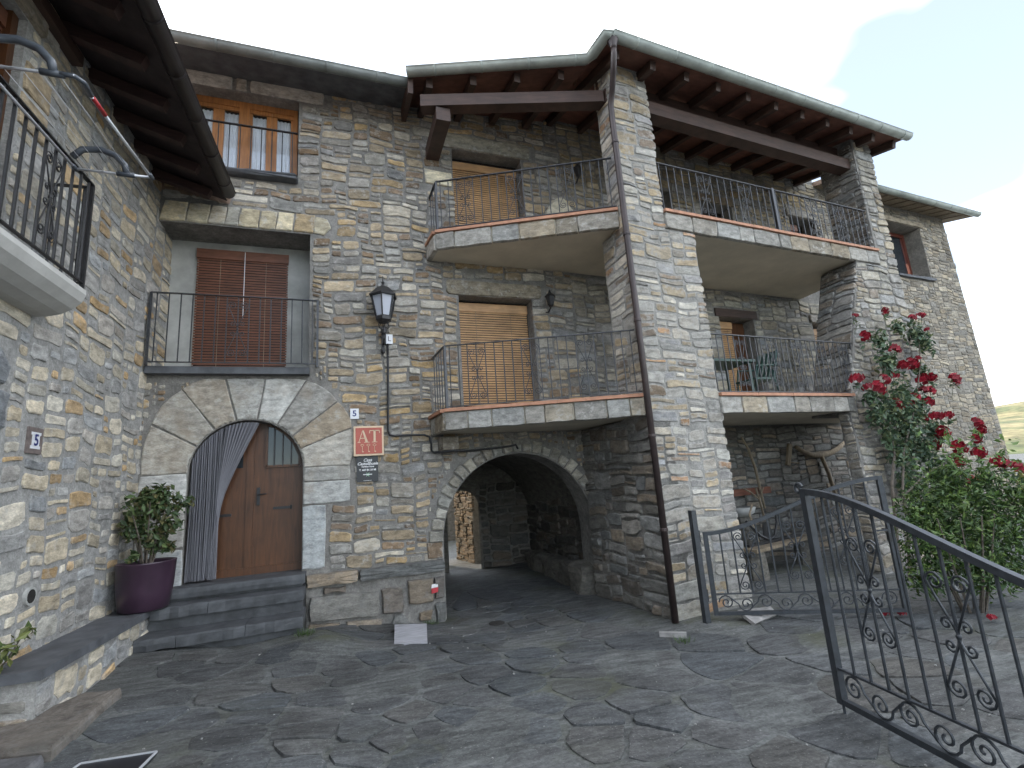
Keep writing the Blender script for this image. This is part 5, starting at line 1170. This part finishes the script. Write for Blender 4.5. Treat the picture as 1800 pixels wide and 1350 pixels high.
# upright shoots
for i in range(60):
    x, y, z = rr5.choice(SC); h = rr5.uniform(.2, .42); leaves(mb, [(x+rr5.uniform(-.25, .25), y+rr5.uniform(-.25, .1), z+h+.05*j) for j in range(4)], [.05]*4, 14, .04, [(.09, .16, .04), (.12, .19, .05)], ng2, .2, .36, .2)
tag(obj('foliage', mb, M_LEAF, shrub), kind='stuff')
mb = MB()
for i in range(11): a = i*.57; tube(mb, [(6.95+.1*math.cos(a), 4.1+.08*math.sin(a), -.05), (6.95+.3*math.cos(a), 4.08+.2*math.sin(a), .5), (6.95+.5*math.cos(a), 4.05+.3*math.sin(a), 1.1)], [.016, .012, .006], 5)
obj('stem', mb, M_BARK, shrub)
# fallen petals / low red flowers by the gate
for i, (x, y) in enumerate(((6.0, 4.45), (6.12, 4.35), (6.62, 3.75))):
    o = bpy.data.objects.new('fallen_bloom', bms[i]); COLL.objects.link(o); o.location = (x, y, gz1(x, y)+.05); o.scale = (.7,)*3; tag(o, ('red rose bloom lying farthest left by the gate foot', 'red rose bloom lying between the gate foot and the shrub', 'red rose bloom lying under the front of the shrub')[i], 'flower', 'fallen rose blooms')
# low garden wall behind the shrub
gw = thing('garden_wall', (9.2, 3.2, 0), 'low pale stone garden wall at the right edge behind the shrub', 'wall'); FG = Frame((8.4, 3.1), -8)
mb = MB(); fbox(mb, FG, 0, 3, -.3, .5, -.4, 0); gwm = obj('wall_core', mb, M_MORTAR_T, gw); emit(stones_for(FG, 0, 3, -.1, .5, lambda P: np.ones(len(P), bool), PAL_T, r4, cu=.08, cv=.07, wr=(2, 5), hr=(1, 2, 2), prot=(.02, .05)), gwm, M_STONE_T, r4, 100)
# distant greenery past the tower
ft = thing('field_hedge', (19, 8.5, -.3), 'yellow green hedge in the sun past the tower corner', 'hedge'); mb = MB(); leaves(mb, [(18.5+i*1.2, 9+.3*math.sin(i*2), .3+.3*math.sin(i)) for i in range(9)], [.8]*9, 3000, .14, [(.16, .17, .04), (.22, .2, .05)], ng2); tag(obj('foliage', mb, M_LEAF, ft), kind='stuff')

# ================================================================ PORCH
def stick(name, pts, r, label, cat, mat=M_STICK):
    mb = MB(); tube(mb, pts, r, 7); return tag(obj(name, mb, mat, smooth=True), label, cat)
bp = lambda x, z, w=.1: FB.p((x-3.95)/math.cos(R_(3.7)), z, w)
yk = thing('ox_yoke', tuple(bp(9.6, 1.9)), 'curved old wooden yoke with handle hung on the porch wall', 'yoke')
mb = MB(); tube(mb, [bp(8.82, 2.16), bp(9.0, 2.06), bp(9.25, 1.98), bp(9.55, 1.96), bp(9.85, 2.0), bp(10.1, 2.08), bp(10.39, 2.22)], [.04, .05, .055, .06, .055, .05, .035], 8); obj('yoke_arm', mb, M_STICK, yk, True)
mb = MB(); tube(mb, [bp(9.5, 1.94, .12), bp(9.6, 1.6, .13), bp(9.63, 1.3, .15), bp(9.62, .9, .2)], [.04, .04, .038, .035], 7); obj('yoke_handle', mb, M_STICK, yk, True)
mb = MB(); bar(mb, bp(8.66, 2.22), bp(8.50, 1.80), .09, .05, up=FB.N); pk = obj('wooden_peg_board', mb, M_STICK); tag(pk, 'short pale plank with a peg on the porch wall left of the yoke', 'plank'); mb = MB(); tube(mb, [bp(8.55, 1.86, .1), bp(8.78, 1.83, .14)], .012, 5); obj('peg', mb, M_STICK, pk)
stick('curved_stick', [bp(7.33, 2.4, .14), bp(7.45, 2.15, .15), bp(7.53, 1.8, .16), bp(7.52, 1.45, .2), bp(7.47, 1.05, .28)], [.018, .025, .028, .028, .022], 'long curved stick leaning on the porch wall shelf', 'stick')
fk = thing('forked_branch', tuple(bp(7.4, .95, .3)), 'forked branch leaning below the porch shelf', 'branch'); mb = MB(); tube(mb, [bp(7.39, .92, .3), bp(7.38, 1.2, .28), bp(7.36, 1.43, .25)], .02, 6); tube(mb, [bp(7.39, 1.2, .28), bp(7.2, 1.36, .27), bp(7.05, 1.44, .26)], .015, 6); tube(mb, [bp(7.39, 1.25, .28), bp(7.55, 1.44, .26)], .013, 6); obj('fork', mb, M_STICK, fk, True)
mb = MB(); bar(mb, bp(6.4, 1.37, .06), bp(7.85, 1.37, .06), .2, .12); tag(obj('wall_shelf', mb, wood_mat('red_shelf_wood', (.16, .06, .035), .7, .3, False)), 'reddish timber shelf on the porch back wall', 'shelf')
mb = MB(); fbox(mb, FB, 2.36, 2.44, 1.45, 2.42, -.2, -.05); fbox(mb, FB, 2.9, 2.97, 1.45, 2.42, -.2, -.05); fbox(mb, FB, 2.44, 2.9, 2.34, 2.42, -.2, -.05); nf = obj('niche_frame', mb, M_STICK, house)
# plank bench with plough
pb = thing('plank_bench', tuple(bp(7.3, 0, .7)), 'weathered plank bench on stone blocks inside the porch', 'bench')
mb = MB(); bar(mb, bp(6.05, .52, 1.05), bp(8.1, .52, .55), .34, .05); obj('seat', mb, M_STICK, pb)
for x, w in ((6.25, 1.0), (7.9, .6)):
    c = bp(x, .26, w); mb = MB(); lathe(mb, (c[0], c[1], 0.0), [(.16, 0), (.18, .1), (.17, .38), (.15, .49)], 7); obj('leg', mb, M_STONE_T, pb)
pg = thing('iron_plough', tuple(bp(6.9, .55, .85)), 'old iron plough resting on the plank bench', 'plough')
mb = MB(); tube(mb, [bp(6.3, .95, .9), bp(6.55, .70, .9), bp(6.8, .60, .85), bp(7.0, .64, .8), bp(7.1, .85, .8), bp(7.12, 1.0, .8)], .022, 6); obj('plough_beam', mb, M_IRON, pg); mb = MB(); bar(mb, bp(6.2, .57, .95), bp(7.8, .57, .65), .06, .04); obj('plough_sole', mb, M_IRON, pg); mb = MB(); tube(mb, [bp(6.5, .6, .9), bp(6.45, 1.05, .85), bp(6.6, 1.2, .8)], .018, 6); obj('plough_handle', mb, M_STICK, pg)
mb = MB(); mb.add([bp(6.75, .6, .8), bp(7.05, .6, .75), bp(7.0, .88, .72), bp(6.8, .85, .78)], [(0, 1, 2, 3)]); mb.add([bp(6.75, .6, .78), bp(7.05, .6, .73), bp(7.0, .88, .70), bp(6.8, .85, .76)], [(3, 2, 1, 0)]); obj('plough_share', mb, M_IRON, pg)
# round tub on the bench, dark pots
mb = MB(); c = bp(6.9, .0, .25); lathe(mb, (c[0], c[1], .95), [(.12, 0), (.22, .06), (.26, .16), (.25, .17), (.02, .1)], 16); tag(obj('metal_basin', mb, M_RENDER, smooth=True), 'grey metal basin standing at the back of the porch', 'basin'); mb = MB(); lathe(mb, (c[0], c[1], 0.03), [(.14, 0), (.10, .3), (.1, .7), (.14, .92)], 10); tag(obj('basin_stand', mb, M_STONE_D), 'stone stand under the grey basin in the porch', 'stand')

# balcony furniture
tbp = thing('balcony_table', (6.1, 6.5, 2.87), 'dark green garden table on the lower balcony beside the pier', 'table')
mb = MB(); abox(mb, 5.5, 6.5, 6.15, 6.8, 3.52, 3.56); obj('table_top', mb, M_GREENCH, tbp)
for x in (5.58, 6.42):
    for y in (6.22, 6.72): mb = MB(); bar(mb, (x, y, 2.93), (x, y, 3.52), .035); obj('leg', mb, M_GREENCH, tbp)
ch = thing('garden_chair', (6.9, 6.6, 2.87), 'green garden chair tucked behind the lower balcony railing', 'chair')
mb = MB(); obox(mb, (6.85, 6.55, 3.28), (.23, 0, .0), (0, .22, 0), (0, 0, .018)); obj('seat', mb, M_GREENCH, ch)
for i in range(5): mb = MB(); y = 6.37+i*.09; bar(mb, (7.04, y, 3.3), (7.22, y, 3.78), .05, .02); obj('back_slat', mb, M_GREENCH, ch)
for y in (6.34, 6.76):
    mb = MB(); tube(mb, [(6.62, y, 2.93), (6.66, y, 3.3), (6.7, y, 3.5), (7.15, y, 3.52)], .016, 6); obj('arm', mb, M_GREENCH, ch); mb = MB(); tube(mb, [(7.14, y, 2.93), (7.05, y, 3.28), (7.22, y, 3.8)], .016, 6); obj('leg', mb, M_GREENCH, ch)

# ================================================================ GROUND ITEMS
mb = MB(); P_ = [(.70, 7.16, .125), (1.09, 6.98, .12), (.955, 6.10, .13), (.60, 6.25, .14)]; mb.add(P_+[(a, b, c-.035) for a, b, c in P_], [(0, 1, 2, 3), (7, 6, 5, 4)]+[(i, (i+1) % 4, 4+(i+1) % 4, 4+i) for i in range(4)]); tag(obj('marble_slab', mb, M_MARBLE), 'pale marble slab resting on the paving below the plinth', 'slab')
mb = MB(); z0 = gz1(-1.3, 3.9)
q = [(-1.52, 4.22), (-1.10, 4.16), (-1.16, 3.75), (-1.62, 3.8)]; mb.add([(x, y, .305) for x, y in q]+[(x, y, .27) for x, y in q], [(0, 1, 2, 3)]+[(i, 4+i, 4+(i+1) % 4, (i+1) % 4) for i in range(4)]); cv = obj('access_cover', mb, M_SIGNBLK); tag(cv, 'dark metal access cover with a pale rim in the paving', 'cover')
mb = MB()
for i in range(4): a, b = q[i], q[(i+1) % 4]; bar(mb, (*a, .307), (*b, .307), .012, .01)
obj('cover_rim', mb, M_TUBE, cv)
mb = MB(); lathe(mb, (2.0, 6.84, gz1(2.0, 6.84)+.012), [(.11, 0), (.10, .012), (.02, .014)], 9); tag(obj('drain_hole', mb, M_DARK), 'dark drain hole in the paving before the passage', 'drain')
mb = MB(); bar(mb, (3.44, 5.23, .04), (3.68, 5.06, .04), .05, .05); tag(obj('stone_offcut', mb, M_OFFCUT), 'thin pale stone offcut on the paving before the pier', 'stone')
mb = MB(); w_ = [(4.60, 5.0, .03), (4.62, 5.28, .12), (5.06, 5.2, .12), (5.06, 5.1, .05)]; mb.add(w_+[(a, b+.03, c-.03) for a, b, c in w_], [(0, 1, 2, 3), (7, 6, 5, 4)]+[(i, (i+1) % 4, 4+(i+1) % 4, 4+i) for i in range(4)]); tag(obj('broken_slab', mb, M_OFFCUT), 'pale broken stone slab lying under the far gate leaf', 'slab')
for (x, y, n, lab) in ((3.55, 4.93, 70, 'grass tuft growing in the paving before the pier'), (-.36, 6.55, 60, 'grass tuft at the right end of the doorsteps'), (1.2, 7.3, 40, 'grass tuft at the foot of the plinth by the marble slab')):
    mb = MB(); z = gz1(x, y)
    for i in range(n):
        a = rr5.uniform(0, 6.28); d = rr5.uniform(0, .10); h = rr5.uniform(.03, .09); px_, py_ = x+d*math.cos(a), y+d*math.sin(a); k = rr5.uniform(.6, 1.2)
        mb.add([(px_-.004, py_, z), (px_+.004, py_, z), (px_+.03*math.cos(a), py_+.03*math.sin(a), z+h)], [(0, 1, 2)], (.06*k, .10*k, .03*k))
    tag(obj('grass_tuft', mb, M_LEAF), lab, 'grass', kind='stuff')

# ================================================================ YARD BEHIND THE PASSAGE
yw = thing('yard_wall', (2.85, 12.1, 0), 'rough sunlit stone wall end seen through the dark passage', 'wall'); FYW = Frame((2.77, 12.6), math.degrees(math.atan2(11.6-12.6, 2.97-2.77)))
mb = MB(); fbox(mb, FYW, 0, 1.02, -.2, 2.5, -.5, 0); ywm = obj('wall_core', mb, M_MORTAR_T, yw)
emit(stones_for(FYW, 0, 1.02, .0, 2.5, lambda P: np.ones(len(P), bool), [(1, (.17, .12, .07)), (1, (.15, .11, .07)), (.6, (.11, .09, .06))], rv, cu=.05, cv=.04, wr=(2, 6), hr=(1, 2, 2, 3), prot=(.005, .04), gap=.004), ywm, M_ROUGHWALL, rv, 60)
ys = thing('added_sun_block_wall', (1.1, 12.3, 0), 'added unseen wall blocking the sun from the passage', 'wall'); mb = MB(); abox(mb, .9, 1.2, 10.95, 13.7, -.3, 3.3); obj('wall_core', mb, M_STONE_D, ys)  # added out of view to keep direct sun out of the passage
yb = thing('yard_back_wall', (4, 17, 0), 'low dark wall across the yard behind the passage', 'wall'); mb = MB(); abox(mb, -6, 9, 17, 17.3, -.3, 2.3); obj('wall_core', mb, M_STONE_D, yb)
